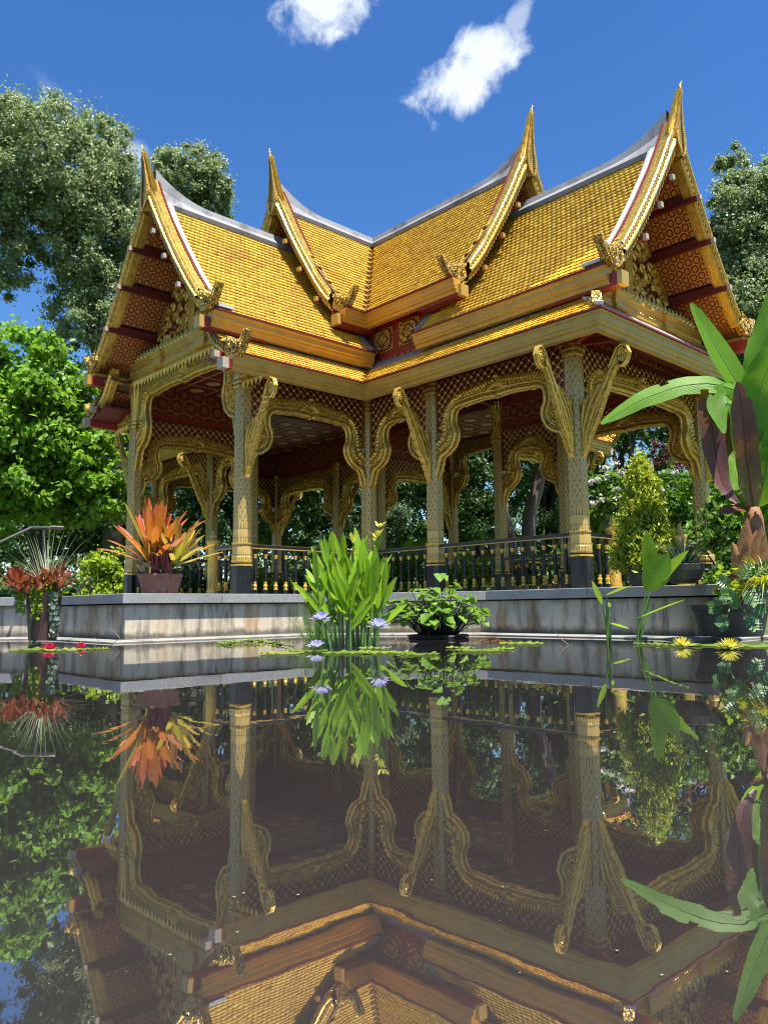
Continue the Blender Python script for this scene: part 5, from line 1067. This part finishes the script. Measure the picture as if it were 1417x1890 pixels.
# ---- canna clump in the water
cc = onz(648, 1192, 0.0); u = pxm(cc)
CT = thing('canna_clump', 'tall bright green canna clump standing in the pond with two yellow flower spikes', 'canna', (cc.x, cc.y, 0)); rr = random.Random(21)
stems = [(-52, 175, -.20), (-40, 215, -.10), (-22, 205, -.05), (-8, 150, .05), (5, 160, .0), (14, 185, .05), (26, 170, .08), (38, 190, .10), (48, 150, .2), (60, 120, .32), (-62, 120, -.35), (0, 110, .0), (30, 120, .2), (70, 140, .30), (-30, 140, -.15), (-14, 190, -.03), (20, 205, .04), (44, 205, .12), (-46, 195, -.16), (-68, 150, -.28)]
for i, (dx, h, lean) in enumerate(stems):
    b = cc + RT * dx * u * .66 + TOC * rr.uniform(-.16, .16); topp = b + sdir(lean * .5, 1) * h * u * .76; sm = MB(); sm.tube([tuple(b - Vector((0, 0, .1))), tuple(b.lerp(topp, .5) + RT * rr.uniform(-.02, .02)), tuple(topp)], [.018, .014, .006], 6); sm.build('stem', 'stem_green', CT)
    for j in range(5):
        k = .34 + .16 * j; q = b.lerp(topp, k); sd_ = 1 if (j + i) % 2 else -1; el = 1.02 + .11 * j + rr.uniform(-.18, .18); dv = sdir(sd_ * math.cos(el) + lean, math.sin(el), rr.uniform(-.5, .5)); leaf(CT, 'leaf', 'leaf_canna', q, dv, (76 - 4 * abs(j - 2)) * u * rr.uniform(.75, 1.15), lance(8.2 * u * rr.uniform(.6, 1.25)), up=tuple(TOC * (.9) + Vector((0, 0, .35)) + RT * (-sd_ * .5)), bend=.35 * rr.uniform(.3, 1.4), n=9, fold=.28, wave=.07, seed=i * 9 + j)
for (px, py, h) in ((652, 1000, 190), (697, 975, 215)):
    tp = at(px, py, (Vector((cc.x, cc.y, 0)) - Vector((CP.x, CP.y, 0))).length); sm = MB(); sm.tube([tuple(cc + RT * (px - 648) * u * .6), tuple(tp)], [.012, .006], 6); sm.build('flower_stalk', 'stem_green', CT)
    fb = MB()
    for k in range(11):
        r_, u_ = leaf_rows(tp + Vector((rr.uniform(-.03, .03), rr.uniform(-.03, .03), rr.uniform(-.16, .06))), sdir(rr.uniform(-1, 1), rr.uniform(.2, 1.4), rr.uniform(-.5, 1)), rr.uniform(.06, .12), lance(.022), bend=3, n=5, wave=.3, seed=k); fb.grid(r_, u_)
    fb.build('flower', 'petal_yellow', CT)
# fine sedge beside it
sg_ = onz(585, 1186, 0.0); ST = thing('water_sedge', 'fine arching green sedge beside the canna clump', 'sedge', (sg_.x, sg_.y, 0)); blades(ST, 'blades', 'blade_green', (sg_.x, sg_.y, 0), 130, .62, .005, .5, 1.4, 1.6, 3, .18)
blades(ST, 'tall_blades', 'blade_green', (sg_.x, sg_.y, 0), 30, .85, .006, 1.0, 1.5, .7, 4, .14)

# ---- dark-stemmed plant in a floating tray
tc = onz(808, 1178, 0.0); u = pxm(tc); tc = Vector((tc.x, tc.y, 0)); T = thing('floating_tray', 'round black floating planting tray in the pond', 'tray', (tc.x, tc.y, 0)); mb = MB(); R_ = 56 * u
mb.lathe([(R_ * .94, -.05), (R_, .0), (R_ + .012, .035), (R_, .05), (R_ - .03, .05), (R_ - .04, .03)], tuple(tc), 40); mb.build('rim', 'stem_dark', T); mb = MB(); mb.lathe([(R_ - .04, .032), (0, .045)], tuple(tc), 32, False); mb.build('soil', 'soil', T)
T = thing('taro_clump', 'bushy plant with heart-shaped leaves on dense black stems in the floating tray', 'taro', (tc.x, tc.y, .05)); rr = random.Random(31)
for i in range(185):
    a = rr.uniform(0, 2 * PI); q = math.sqrt(rr.random()); b = tc + Vector((math.cos(a), math.sin(a), 0)) * R_ * .62 * q + Vector((0, 0, .04)); h = (34 + 92 * (1 - q * .5) * rr.uniform(.1, 1.0)) * u; tp = tc + Vector((math.cos(a), math.sin(a), 0)) * 84 * u * q * rr.uniform(.85, 1.15) + Vector((0, 0, h * (1 - .28 * q * q)))
    sm = MB(); sm.tube([tuple(b), tuple(b.lerp(tp, .5) + Vector((0, 0, .05))), tuple(tp)], [.007, .006, .004], 5); sm.build('stem', 'stem_dark', T)
    az = a + rr.uniform(-.9, .9); leaf(T, 'leaf', 'leaf_taro', tp - dirv(az, 0) * .03, (dirv(az, rr.uniform(-.9, .1)) + TOC * .35), 23 * u * rr.uniform(.6, 1.35), heart(10.5 * u * rr.uniform(.8, 1.15)), bend=1.5, n=6, fold=.22, wave=.10, seed=i)

# ---- water lilies
def flower(name, label, c, r, mat, n, els, wid, group=None, stalk=None, seed=0):
    T = thing(name, label, 'flower', tuple(c), group); rr = random.Random(seed)
    for i in range(n):
        k = i / (n - 1); az = i * 2.399; el = els[0] + (els[1] - els[0]) * k
        leaf(T, 'petal', mat, Vector(c) + dirv(az, 0) * r * .08 - Vector((0, 0, .012 * k)), dirv(az, el + rr.uniform(-.06, .06)), r * (.72 + .32 * k) * rr.uniform(.92, 1.06), lance(wid * r), bend=-.8 / max(r, .05) * .15, n=6, fold=.35, seed=i)
    mb = MB(); mb.lathe([(r * .12, -.01), (r * .17, .02), (r * .12, .05), (r * .03, .06)], tuple(c), 8); mb.build('centre', 'petal_yellow', T)
    if stalk is not None:
        sm = MB(); sm.tube([tuple(stalk), tuple(Vector(stalk).lerp(Vector(c), .6) + RT * .015), tuple(c)], [.008, .009, .010], 6); sm.build('stalk', 'stem_green', T)
    return T
def at_depth(px, py, ref): return at(px, py, (Vector((ref.x, ref.y)) - Vector((CP.x, CP.y))).length)
w1 = onz(612, 1204, 0); w2 = onz(672, 1204, 0); w3 = onz(583, 1201, 0)
flower('violet_lily', 'violet water lily on a leaning stalk before the left of the canna', at_depth(593, 1143, w1), 21 * pxm(w1), 'petal_violet', 22, (1.3, .05), .27, 'violet water lilies', w1, 1)
flower('violet_lily', 'violet water lily on a leaning stalk before the right of the canna', at_depth(699, 1156, w2), 22 * pxm(w2), 'petal_violet', 22, (1.3, .0), .27, 'violet water lilies', w2, 2)
flower('violet_lily', 'violet water lily resting on the water below the canna', w3 + Vector((0, 0, .035)), 20 * pxm(w3), 'petal_violet', 16, (1.2, .25), .30, 'violet water lilies', None, 3)
for (px, py, r, lb) in ((91, 1197, 15, 'larger magenta water lily in front of the rusty planter'), (150, 1194, 11.5, 'smaller magenta water lily in front of the side wall')):
    c = onz(px, py + 3, 0); flower('magenta_lily', lb, c + Vector((0, 0, .02)), r * pxm(c), 'petal_red', 44, (1.45, .12), .07, 'magenta water lilies', None, px)
for (px, py, r, lb) in ((1259, 1192, 22, 'yellow water lily nearer the arrow-leaf plants'), (1345, 1196, 24, 'yellow water lily below the dark planter')):
    c = onz(px, py + 3, 0); flower('yellow_lily', lb, c + Vector((0, 0, .02)), r * pxm(c), 'petal_yellow', 40, (1.4, .1), .07, 'yellow water lilies', None, px)
def pad(label, px, py, rpx, mat='lily_pad', group='floating lily pads', seed=0, tilt=0.0):
    c = onz(px, py, 0); r = rpx * pxm(c); rr = random.Random(seed); mb = MB(); n = 30; a0 = rr.uniform(0, 6.28); pts = [(0, 0, .012)]
    for i in range(n + 1):
        a = a0 + .12 + (2 * PI - .24) * i / n; k = r * (1 + (.045 if i % 2 else -.03) + rr.uniform(-.02, .02)); pts.append((k * math.cos(a), k * math.sin(a), .007 + (.024 if i % 2 else .002) * rr.random()))
    mid = [(x * .7, y * .7, .010) for x, y, z in pts[1:]]; N = len(mid)
    vs = [(c.x + x, c.y + y, z + tilt * (x * RT.x + y * RT.y)) for x, y, z in [pts[0]] + mid + pts[1:]]
    mb.add(vs, [(0, 1 + i, 2 + i) for i in range(n)] + [(1 + i, 1 + N + i, 2 + N + i, 2 + i) for i in range(n)]); tag(mb.build('lily_pad', mat, None, True), label, 'lily pad', group)
for i, (a, w_) in enumerate([((640, 1206, 44), 'between the two violet lily stalks'), ((565, 1203, 40), 'under the low violet lily'), ((712, 1206, 44), 'under the violet lily right of the canna stems'), ((692, 1198, 30), 'touching the canna stems on the tray side'), ((520, 1207, 42), 'out past the fine sedge'), ((775, 1209, 36), 'in front of the floating tray')]): pad('toothed green lily pad ' + w_, *a, seed=i, group='lily pads before the canna clump')
for i, (a, w_) in enumerate([((885, 1202, 44), 'in the open water beyond the tray'), ((850, 1197, 28), 'touching the floating tray'), ((925, 1199, 24), 'small, past the reddish pads'), ((962, 1189, 42), 'broad, close under the long wing wall')]): pad('toothed green lily pad ' + w_, *a, seed=20 + i, group='lily pads beside the tray')
for i, (a, w_) in enumerate([((1250, 1192, 38), 'under the yellow lily nearer the arrow-leaf plants'), ((1308, 1192, 40), 'between the two yellow lilies'), ((1395, 1194, 44), 'below the yellow sedge'), ((1200, 1190, 30), 'at the foot of the broad arrow-leaf plant')]): pad('flat lily pad ' + w_, *a, seed=40 + i, group='lily pads round the yellow lilies')
for i, (a, w_) in enumerate([((62, 1200, 44), 'at the foot of the arrow-leaf plant by the rusty planter'), ((122, 1201, 36), 'between the two magenta lilies'), ((182, 1199, 20), 'small, past the smaller magenta lily')]): pad('flat lily pad ' + w_, *a, seed=60 + i, group='lily pads round the magenta lilies')
rr = random.Random(77)
for i in range(16): pad('crowded green lily pad in the patch below the sunlit wall', 410 + 118 * rr.random(), 1184 + 7 * rr.random(), 15 + 8 * rr.random(), seed=80 + i, group='crowded pads below the sunlit wall', tilt=rr.uniform(-.25, .25))
for i in range(6): pad('reddish lily pad curling up beside the floating tray', 872 + 12 * i, 1182 + 3 * (i % 2), 12, 'lily_pad_red', seed=120 + i, group='reddish pads beside the tray', tilt=rr.uniform(-.5, .5))

# ---- arrow-leaf plants standing in the water
def arrow_plant(label, base, leaves, seed, group='arrow-leaf plants in the pond'):
    b0 = onz(*base, 0); T = thing('arrow_leaf_plant', label, 'plant', (b0.x, b0.y, 0), group); u = pxm(b0); rr = random.Random(seed)
    for i, (x0, y0, x1, y1, w, bx, fc) in enumerate(leaves):
        dep = (Vector((b0.x, b0.y)) - Vector((CP.x, CP.y))).length; p0 = at(x0, y0, dep) + TOC * rr.uniform(-.1, .1); p1 = at(x1, y1, dep - .12); b = b0 + RT * bx * u
        sm = MB(); sm.tube([tuple(b - Vector((0, 0, .05))), tuple(b.lerp(p0, .5) + RT * rr.uniform(-.01, .01)), tuple(p0)], [.014, .012, .007], 6); sm.build('stem', 'stem_green', T)
        leaf(T, 'leaf', 'leaf_canna', p0, p1 - p0, (p1 - p0).length, lance(w * u), up=tuple(TOC * fc + Vector((0, 0, .5))), bend=.15, n=10, fold=.12, seed=i)
arrow_plant('arrow-leaf plant with three broad leaves before the long wing deck', (1172, 1187), [(1207, 1075, 1192, 978, 18, 6, 1), (1190, 1090, 1232, 1022, 27, 0, 1), (1200, 1085, 1268, 1015, 16, 4, .4), (1176, 1140, 1262, 1105, 3, 3, .3)], 1)
arrow_plant('slim arrow-leaf plant with narrow leaves before the corner column', (1122, 1187), [(1107, 1115, 1092, 1072, 6, 0, .8), (1122, 1098, 1162, 1081, 8, 3, .4), (1120, 1120, 1124, 1112, 4, -3, .5), (1125, 1150, 1160, 1160, 4, 4, .3)], 2)
arrow_plant('arrow-leaf plant with one broad leaf before the rusty planter', (60, 1187), [(72, 1140, 98, 1092, 15, 0, 1), (84, 1110, 128, 1092, 7, 3, .5), (58, 1150, 62, 1135, 3, -4, .5)], 3)

# ---- arborvitae in a dark pot and a dark bowl of grass, on the deck
ac = at(1192, 1084, 9.9); ac = Vector((ac.x, ac.y, H)); u = pxm(ac)
pot('dark_pot', 'tall dark pot on the deck holding the arborvitae', tuple(ac), 28 * u, 36 * u, 48 * u, 'pot_dark')
T = thing('arborvitae', 'yellow green cone-shaped arborvitae in the tall dark pot', 'shrub', tuple(ac + Vector((0, 0, 46 * u)))); sb_ = MB(); limb(sb_, tuple(ac + Vector((0, 0, 40 * u))), tuple(ac + Vector((0, 0, 215 * u))), .04, .01, .02, 6, 1); sb_.build('trunk', 'bark_dark', T)
cl = []
for i in range(420):
    k = RG.random() ** 1.3; a = RG.uniform(0, 6.28); r = (56 * (1 - k) ** .75 + 3) * u * (RG.uniform(.35, 1) ** .5); cl.append((ac.x + r * math.cos(a), ac.y + r * math.sin(a), H + (40 + 190 * k) * u, .055 + .05 * RG.random()))
P, Nn = clump_points(np.array(cl), 40, 1.5); Nn = unit(RG.normal(size=Nn.shape)); obj('foliage', leaf_cloud('foliage', P, Nn, RG.uniform(.5, 1.3, len(P)) * .07, 'leaf_thuja', .38, droop=-1.4), T)
bc = at(1262, 1083, 9.6); bc = Vector((bc.x, bc.y, H)); u = pxm(bc)
T = thing('dark_bowl', 'low dark bowl on the deck holding the drooping grass', 'bowl', tuple(bc)); mb = MB(); mb.lathe([(20 * u, 0), (30 * u, 8 * u), (37 * u, 24 * u), (38 * u, 34 * u), (34 * u, 36 * u), (33 * u, 30 * u)], tuple(bc), 26); mb.build('body', 'pot_dark', T); mb = MB(); mb.lathe([(33.5 * u, 31 * u), (0, 32 * u)], tuple(bc), 20, False); mb.build('soil', 'soil', T)
T = thing('drooping_grass', 'dark strappy grass drooping over the low bowl', 'grass', tuple(bc + Vector((0, 0, 32 * u)))); blades(T, 'blades', 'blade_dark', tuple(bc + Vector((0, 0, 32 * u))), 170, 62 * u, 1.9 * u, .3, 1.45, 2.6, 8, .10, ns=8)

# ---- planted dark tub and the red banana on the bank
bk = onz(1398, 1183, .03); bk = Vector((bk.x, bk.y, .05)) - TOC * .62; u = pxm(bk)
pot('dark_tub', 'large dark tub at the water edge holding the red banana', (bk.x, bk.y, .06), 54 * u, 66 * u, 58 * u, 'pot_dark', .05)
BT = thing('red_banana', 'tall red-leaved banana in the dark tub at the water edge', 'banana', (bk.x, bk.y, .4)); b0 = bk + Vector((0, 0, .4)) + RT * -6 * u
dep = (Vector((bk.x, bk.y)) - Vector((CP.x, CP.y))).length
def bp(px, py, off=0): return at(px, py, dep + off)
tr = MB(); tr.tube([tuple(b0), tuple(bp(1392, 1030)), tuple(bp(1390, 960)), tuple(bp(1387, 930))], [26 * u, 24 * u, 17 * u, 12 * u], 14); tr.build('trunk', 'banana_sheath', BT, True)
rr = random.Random(4)
for i, (x0, y0, x1, y1, w) in enumerate([(1375, 1050, 1350, 1000, 16), (1398, 1060, 1405, 970, 20), (1380, 1035, 1378, 955, 18), (1405, 1040, 1412, 985, 14), (1370, 1070, 1385, 1010, 18)]):
    p0 = bp(x0, y0, -.22); p1 = bp(x1, y1, -.25); leaf(BT, 'dry_sheath', 'banana_sheath', p0, p1 - p0, (p1 - p0).length, heart(w * u), up=tuple(TOC), bend=-.1, n=7, fold=-.6, wave=.12, seed=i)
def bleaf(mat, pts, w, up, off=(0, 0), wave=.05, fold=.12, name='leaf'):
    """banana leaf along a traced midrib, at its own depth"""
    P = [bp(x, y, off[0] + (off[1] - off[0]) * i / (len(pts) - 1)) for i, (x, y) in enumerate(pts)]; L = [0]
    for a, b in zip(P, P[1:]): L.append(L[-1] + (b - a).length)
    n = 30; Q = [Vector([np.interp(k / (n - 1) * L[-1], L, [p[j] for p in P]) for j in range(3)]) for k in range(n)]
    Q = [Q[0]] + [(Q[i - 1] + Q[i] * 2 + Q[i + 1]) / 4 for i in range(1, n - 1)] + [Q[-1]]; rows = []; uvs = []; ph = random.uniform(0, 6)
    for i, q in enumerate(Q):
        k = i / (n - 1); d = (Q[min(i + 1, n - 1)] - Q[max(i - 1, 0)]).normalized(); uu = Vector(up) - d * Vector(up).dot(d); uu.normalize(); s_ = d.cross(uu); hw_ = w * u * min(1, k * 7 + .06) ** .6 * min(1, (1 - k) * 4 + .03) ** .55; wv = wave * hw_ * math.sin(k * 22 + ph); row = []
        for x in (-1, -.6, -.25, 0, .25, .6, 1): jag = 1 + (random.choice((0, 0, 0, -.03, -.06, .02)) if abs(x) == 1 else 0); row.append(tuple(q + s_ * hw_ * x * jag + uu * (hw_ * abs(x) * fold + wv * x * abs(x) + hw_ * random.uniform(-.03, .03) * abs(x))))
        rows.append(row); uvs.append([((x + 1) / 2, k) for x in (-1, -.6, -.25, 0, .25, .6, 1)])
    mb = MB(); mb.grid(rows, uvs); keep = [i for i in range(len(mb.f)) if not (i % 6 in (0, 5) and random.random() < .035)]
    mb.f = [mb.f[i] for i in keep]; mb.uv = [mb.uv[i] for i in keep]; mb.mi = [0] * len(keep); mb.build(name, mat, BT, True)
    sm = MB(); sm.tube([tuple(q) for q in Q[:-1]], [u * 2.2 * (1 - .8 * i / (n - 2)) for i in range(n - 1)], 5); sm.build('midrib', 'stem_green' if mat == 'leaf_banana' else 'stalk_burgundy', BT)
Z = Vector((0, 0, 1))
bleaf('leaf_banana', [(1383, 930), (1380, 740), (1356, 700), (1322, 645), (1292, 590), (1274, 560)], 25, tuple(TOC * 1 + Z * .2 + RT * .15), (0, -.25), .05, .16)
bleaf('leaf_banana', [(1383, 920), (1381, 760), (1366, 722), (1310, 706), (1250, 712), (1180, 738), (1108, 782)], 22, tuple(TOC * 1 + Z * .55), (0, -.6), .05, -.10)
bleaf('leaf_banana_red', [(1390, 935), (1384, 900), (1378, 850), (1372, 790), (1366, 735), (1360, 705)], 22, tuple(TOC), (-.3, -.75), .04, .10)
bleaf('leaf_banana_red', [(1380, 930), (1362, 830), (1345, 730), (1322, 706), (1308, 745), (1318, 830), (1334, 900), (1360, 928)], 21, tuple(TOC * .9 - RT * .5 + Z * .3), (0, -.5), .16, .15)
bleaf('leaf_banana', [(1388, 930), (1372, 830), (1362, 760), (1338, 722), (1320, 750), (1335, 800)], 22, tuple(TOC + Z * .4), (0, -.55), .10)
bleaf('leaf_banana', [(1395, 930), (1386, 880), (1370, 845), (1356, 868), (1362, 912)], 22, tuple(TOC + RT * -.3), (0, -.45), .12)
bleaf('leaf_banana', [(1395, 930), (1388, 800), (1385, 715), (1395, 650), (1410, 590), (1420, 540)], 20, tuple(TOC * .8 - RT * .7), (0, 0), .25)
bleaf('leaf_banana', [(1400, 930), (1398, 780), (1402, 715), (1422, 665), (1455, 630)], 38, tuple(TOC + Z * .3), (0, -.3))
bleaf('leaf_banana', [(1396, 935), (1406, 900), (1416, 850), (1426, 790)], 24, tuple(TOC), (-.1, -.3))
bleaf('leaf_banana', [(1396, 935), (1410, 880), (1425, 820), (1450, 760)], 26, tuple(TOC), (.2, .3))
bleaf('leaf_banana_red', [(1388, 950), (1370, 938), (1345, 940), (1325, 948)], 12, tuple(TOC + Z), (0, -.3))
# honey bush, yellow sedge and silver trailer spilling from the tub
hb_ = bk + Vector((0, 0, .50)); HT = thing('honey_bush', 'toothed blue green leaves spilling over the front of the dark tub', 'plant', tuple(hb_)); rr = random.Random(9)
for i, (px, py, a) in enumerate([(1345, 1082, 2.6), (1368, 1068, 1.2), (1390, 1060, .8), (1330, 1118, 3.3), (1352, 1100, 3.0), (1375, 1090, -1.2), (1340, 1140, 3.9), (1395, 1085, -.4), (1380, 1135, -1.4), (1360, 1120, 2.2), (1385, 1110, -1.0)]):
    q = bp(px, py, -.65 + rr.uniform(-.1, .1)); d = (RT * math.cos(a) + Z * math.sin(a) * .8 + TOC * .5).normalized(); sm = MB(); sm.tube([tuple(hb_ + RT * rr.uniform(-.2, .1) + TOC * .3), tuple(q), tuple(q + d * 30 * u)], [.010, .008, .003], 5); sm.build('stem', 'stem_green', HT)
    for j in range(5):
        for sg in (1, -1):
            dv = (d * .6 + (d.cross(TOC)).normalized() * sg).normalized(); leaf(HT, 'leaf', 'leaf_honey', q + d * j * 6.5 * u, dv, (17 - abs(j - 1.5) * 2.2) * u, lance(3.4 * u), up=tuple(TOC + Z * .5), bend=.6, n=5, fold=.2, wave=.15, seed=i * 10 + j)
T = thing('lime_creeper', 'rounded lime leaves climbing at the corner of the dark tub', 'plant', tuple(hb_ - RT * .45)); rr = random.Random(12)
for i in range(46):
    q = bp(1320 + 40 * rr.random(), 1048 + 55 * rr.random(), -.55 + rr.uniform(-.15, .15)); leaf(T, 'leaf', 'leaf_lime', q, sdir(rr.uniform(-1, 1), rr.uniform(-.6, .8), .5), 12 * u * rr.uniform(.7, 1.3), heart(5.5 * u), bend=1.5, n=5, fold=.2, seed=i)
T = thing('yellow_sedge', 'bright yellow sedge drooping from the dark tub', 'sedge', tuple(hb_ + RT * .3)); q = bp(1412, 1075, -.55); blades(T, 'blades', 'blade_lime', tuple(q), 190, 62 * u, 1.5 * u, -.2, 1.3, 4.5, 5, .12, ns=8)
# second, green banana further along the bank and the young ones behind the pavilion
def green_banana(label, base, h, nl, seed, L, w, group):
    T = thing('green_banana', label, 'banana', base, group); rr = random.Random(seed); b = Vector(base); tb = MB(); tb.tube([tuple(b), tuple(b + Z * h)], [.09, .06], 9); tb.build('trunk', 'stem_green', T)
    for i in range(nl):
        az = i * 2.399 + rr.uniform(-.3, .3); leaf(T, 'leaf', 'leaf_banana', b + Z * h * rr.uniform(.85, 1.0), dirv(az, rr.uniform(.75, 1.35)), L * rr.uniform(.75, 1.15), paddle(w * rr.uniform(.8, 1.15)), bend=.75 * rr.uniform(.5, 1.4) / L * 1.3, n=11, fold=.2, wave=.12, seed=i)
green_banana('green banana clump growing behind the red banana', gnd(1425, 14.5), 1.2, 8, 3, 1.7, .24, None)
green_banana('young green banana behind the balustrade beside the middle column', gnd(752, 20.5), .5, 9, 5, 1.25, .17, None)
green_banana('low spreading banana behind the corner column balusters', gnd(1098, 17.5), .35, 7, 6, 1.1, .17, None)

# ---- rusty planter on the left
pc = onz(66, 1183, .03); u = pxm(pc); pc = Vector((pc.x, pc.y, .03)) + TOC * -.22
pot('rusty_planter', 'tall rusty brown planter at the pond wall with red bromeliads', tuple(pc), 25 * u, 33 * u, 90 * u, 'pot_rust', .03)
pt = pc + Z * 88 * u
for i, (dx, dz, r, lb) in enumerate([(-62, 18, 30, 'crimson bromeliad at the outer edge of the rusty planter'), (-44, 8, 28, 'crimson bromeliad second from the outer edge of the rusty planter'), (20, 22, 30, 'copper bromeliad with a pink heart in the middle of the rusty planter'), (4, 4, 24, 'small copper bromeliad low in the front of the rusty planter'), (45, 18, 28, 'copper bromeliad on the deck side of the rusty planter'), (-22, 2, 20, 'small orange bromeliad low in the front of the rusty planter')]):
    rosette('red_bromeliad', lb, pt + RT * dx * u * .8 + Z * dz * u * .6 + TOC * (.12 + .1 * (i % 2)), 15, r * u * 1.2, 3.6 * u, 'leaf_bromeliad_red', (1.3, .25), 40 + i, group='bromeliads in the rusty planter', bend=1.0)
T = thing('striped_grass', 'long striped spiky grass fanning out of the rusty planter', 'grass', tuple(pt)); blades(T, 'blades', 'blade_striped', tuple(pt + Z * .1 - TOC * .1), 95, 112 * u, 1.3 * u, .05, 1.4, .7, 7, .12, ns=8)
T = thing('lime_trailer', 'lime creeping plant trailing down the rusty planter', 'plant', tuple(pt)); P = []; rr = random.Random(2)
for s in range(16):
    x = rr.choice((rr.uniform(-46, -22), rr.uniform(-8, 8))); l = rr.uniform(25, 75) if x > -10 else rr.uniform(25, 55)
    for k in range(26): f = rr.random(); P.append(tuple(pt + RT * (x + rr.uniform(-4, 4)) * u + Z * (12 - l * f) * u + TOC * (31 * u * math.sqrt(max(.05, 1 - (x / 46) ** 2)) + rr.uniform(0, .05))))
for k in range(420): P.append(tuple(pt + RT * rr.uniform(-30, 30) * u + Z * rr.uniform(-4, 26) * u + TOC * rr.uniform(.02, .22)))
P = np.array(P); obj('foliage', leaf_cloud('foliage', P, unit(RG.normal(size=P.shape) * .6 + np.array(TOC) + np.array([0, 0, .6])), RG.uniform(.5, 1.1, len(P)) * 9 * u, 'leaf_lime', .75), T)
T = thing('silver_trailer', 'round-leaved pale trailing plant hanging on the deck side of the rusty planter', 'plant', tuple(pt)); P = []
for s in range(7):
    x = rr.uniform(24, 40)
    for k in range(16): f = rr.random(); P.append(tuple(pt + RT * (x + rr.uniform(-3, 3)) * u + Z * (0 - 78 * f) * u + TOC * (.16 + rr.uniform(0, .05))))
P = np.array(P); obj('foliage', leaf_cloud('foliage', P, unit(RG.normal(size=P.shape) * .5 + np.array(TOC)), RG.uniform(.6, 1.1, len(P)) * 10 * u, 'leaf_silver', .95), T)
# handrails
d0 = 13.4
T = thing('handrail', 'grey pipe handrail rising behind the rusty planter', 'handrail', tuple(at(82, 1100, d0)))
mb = MB(); mb.tube([tuple(at(-40, 1022, d0 - .4)), tuple(at(0, 1001, d0 - .2)), tuple(at(58, 974, d0)), tuple(at(96, 974, d0)), tuple(at(116, 974, d0))], 2.5 * .0095, 10); mb.build('rail', 'pipe_grey', T); mb = MB(); mb.tube([tuple(at(94, 973, d0)), tuple(at(118, 974, d0))], 3.2 * .0095, 10); mb.build('end_sleeve', 'pipe_grey', T)
mb = MB(); mb.tube([tuple(at(82, 977, d0)), tuple(at(82, 1130, d0))], 2.5 * .0095, 10); mb.build('post', 'pipe_grey', T)
T = thing('handrail', 'short dark handrail in front of the lime shrub', 'handrail', tuple(at(165, 1100, 15.5)))
mb = MB(); mb.tube([tuple(at(140, 1096, 15.5)), tuple(at(162, 1068, 15.5)), tuple(at(170, 1067, 15.5))], .022, 8); mb.build('rail', 'stem_dark', T); mb = MB(); mb.tube([tuple(at(167, 1068, 15.5)), tuple(at(167, 1120, 15.5))], .022, 8); mb.build('post', 'stem_dark', T)

S.cycles.max_bounces = 6; S.cycles.diffuse_bounces = 3; S.cycles.glossy_bounces = 4; S.cycles.transmission_bounces = 2; S.cycles.transparent_max_bounces = 4
S.cycles.caustics_reflective = False; S.cycles.caustics_refractive = False
S.cycles.pixel_filter_type = 'BLACKMAN_HARRIS'; S.cycles.filter_width = 1.1
fd = MB(); rr = random.Random(99)
for i in range(60):
    q = onz(rr.uniform(60, 1380), 1215 + 660 * rr.random() ** 1.5, .002); r_ = rr.uniform(.0012, .0035); a0 = rr.uniform(0, 6)
    fd.add([(q.x + r_ * math.cos(a0 + k * 1.57) * rr.uniform(.5, 1), q.y + r_ * math.sin(a0 + k * 1.57) * rr.uniform(.5, 1), .003) for k in range(4)], [(0, 1, 2, 3)])
tag(fd.build('floating_specks', 'dry_stem'), 'pale specks of pollen and seed drifting on the pond', 'debris', kind='stuff')
for px, w_ in ((1048, 'beside the slim arrow-leaf plant'), (735, 'between the canna clump and the floating tray'), (755, 'leaning towards the floating tray'), (175, 'past the smaller magenta lily'), (205, 'under the side wall corner')):
    b = onz(px, 1190, 0); tag(MB().tube([tuple(b), tuple(b + RT * rr.uniform(-.12, .12) + Vector((0, 0, rr.uniform(.05, .12)))), tuple(b + RT * rr.uniform(-.25, .25) + Vector((0, 0, rr.uniform(.06, .2))))], [.006, .005, .002], 5).build('dry_stalk', 'dry_stem'), 'bent dry brown stalk in the water ' + w_, 'stalk', 'dry stalks in the pond')
for o_ in bpy.data.objects:
    if '_w' in o_: del o_['_w']
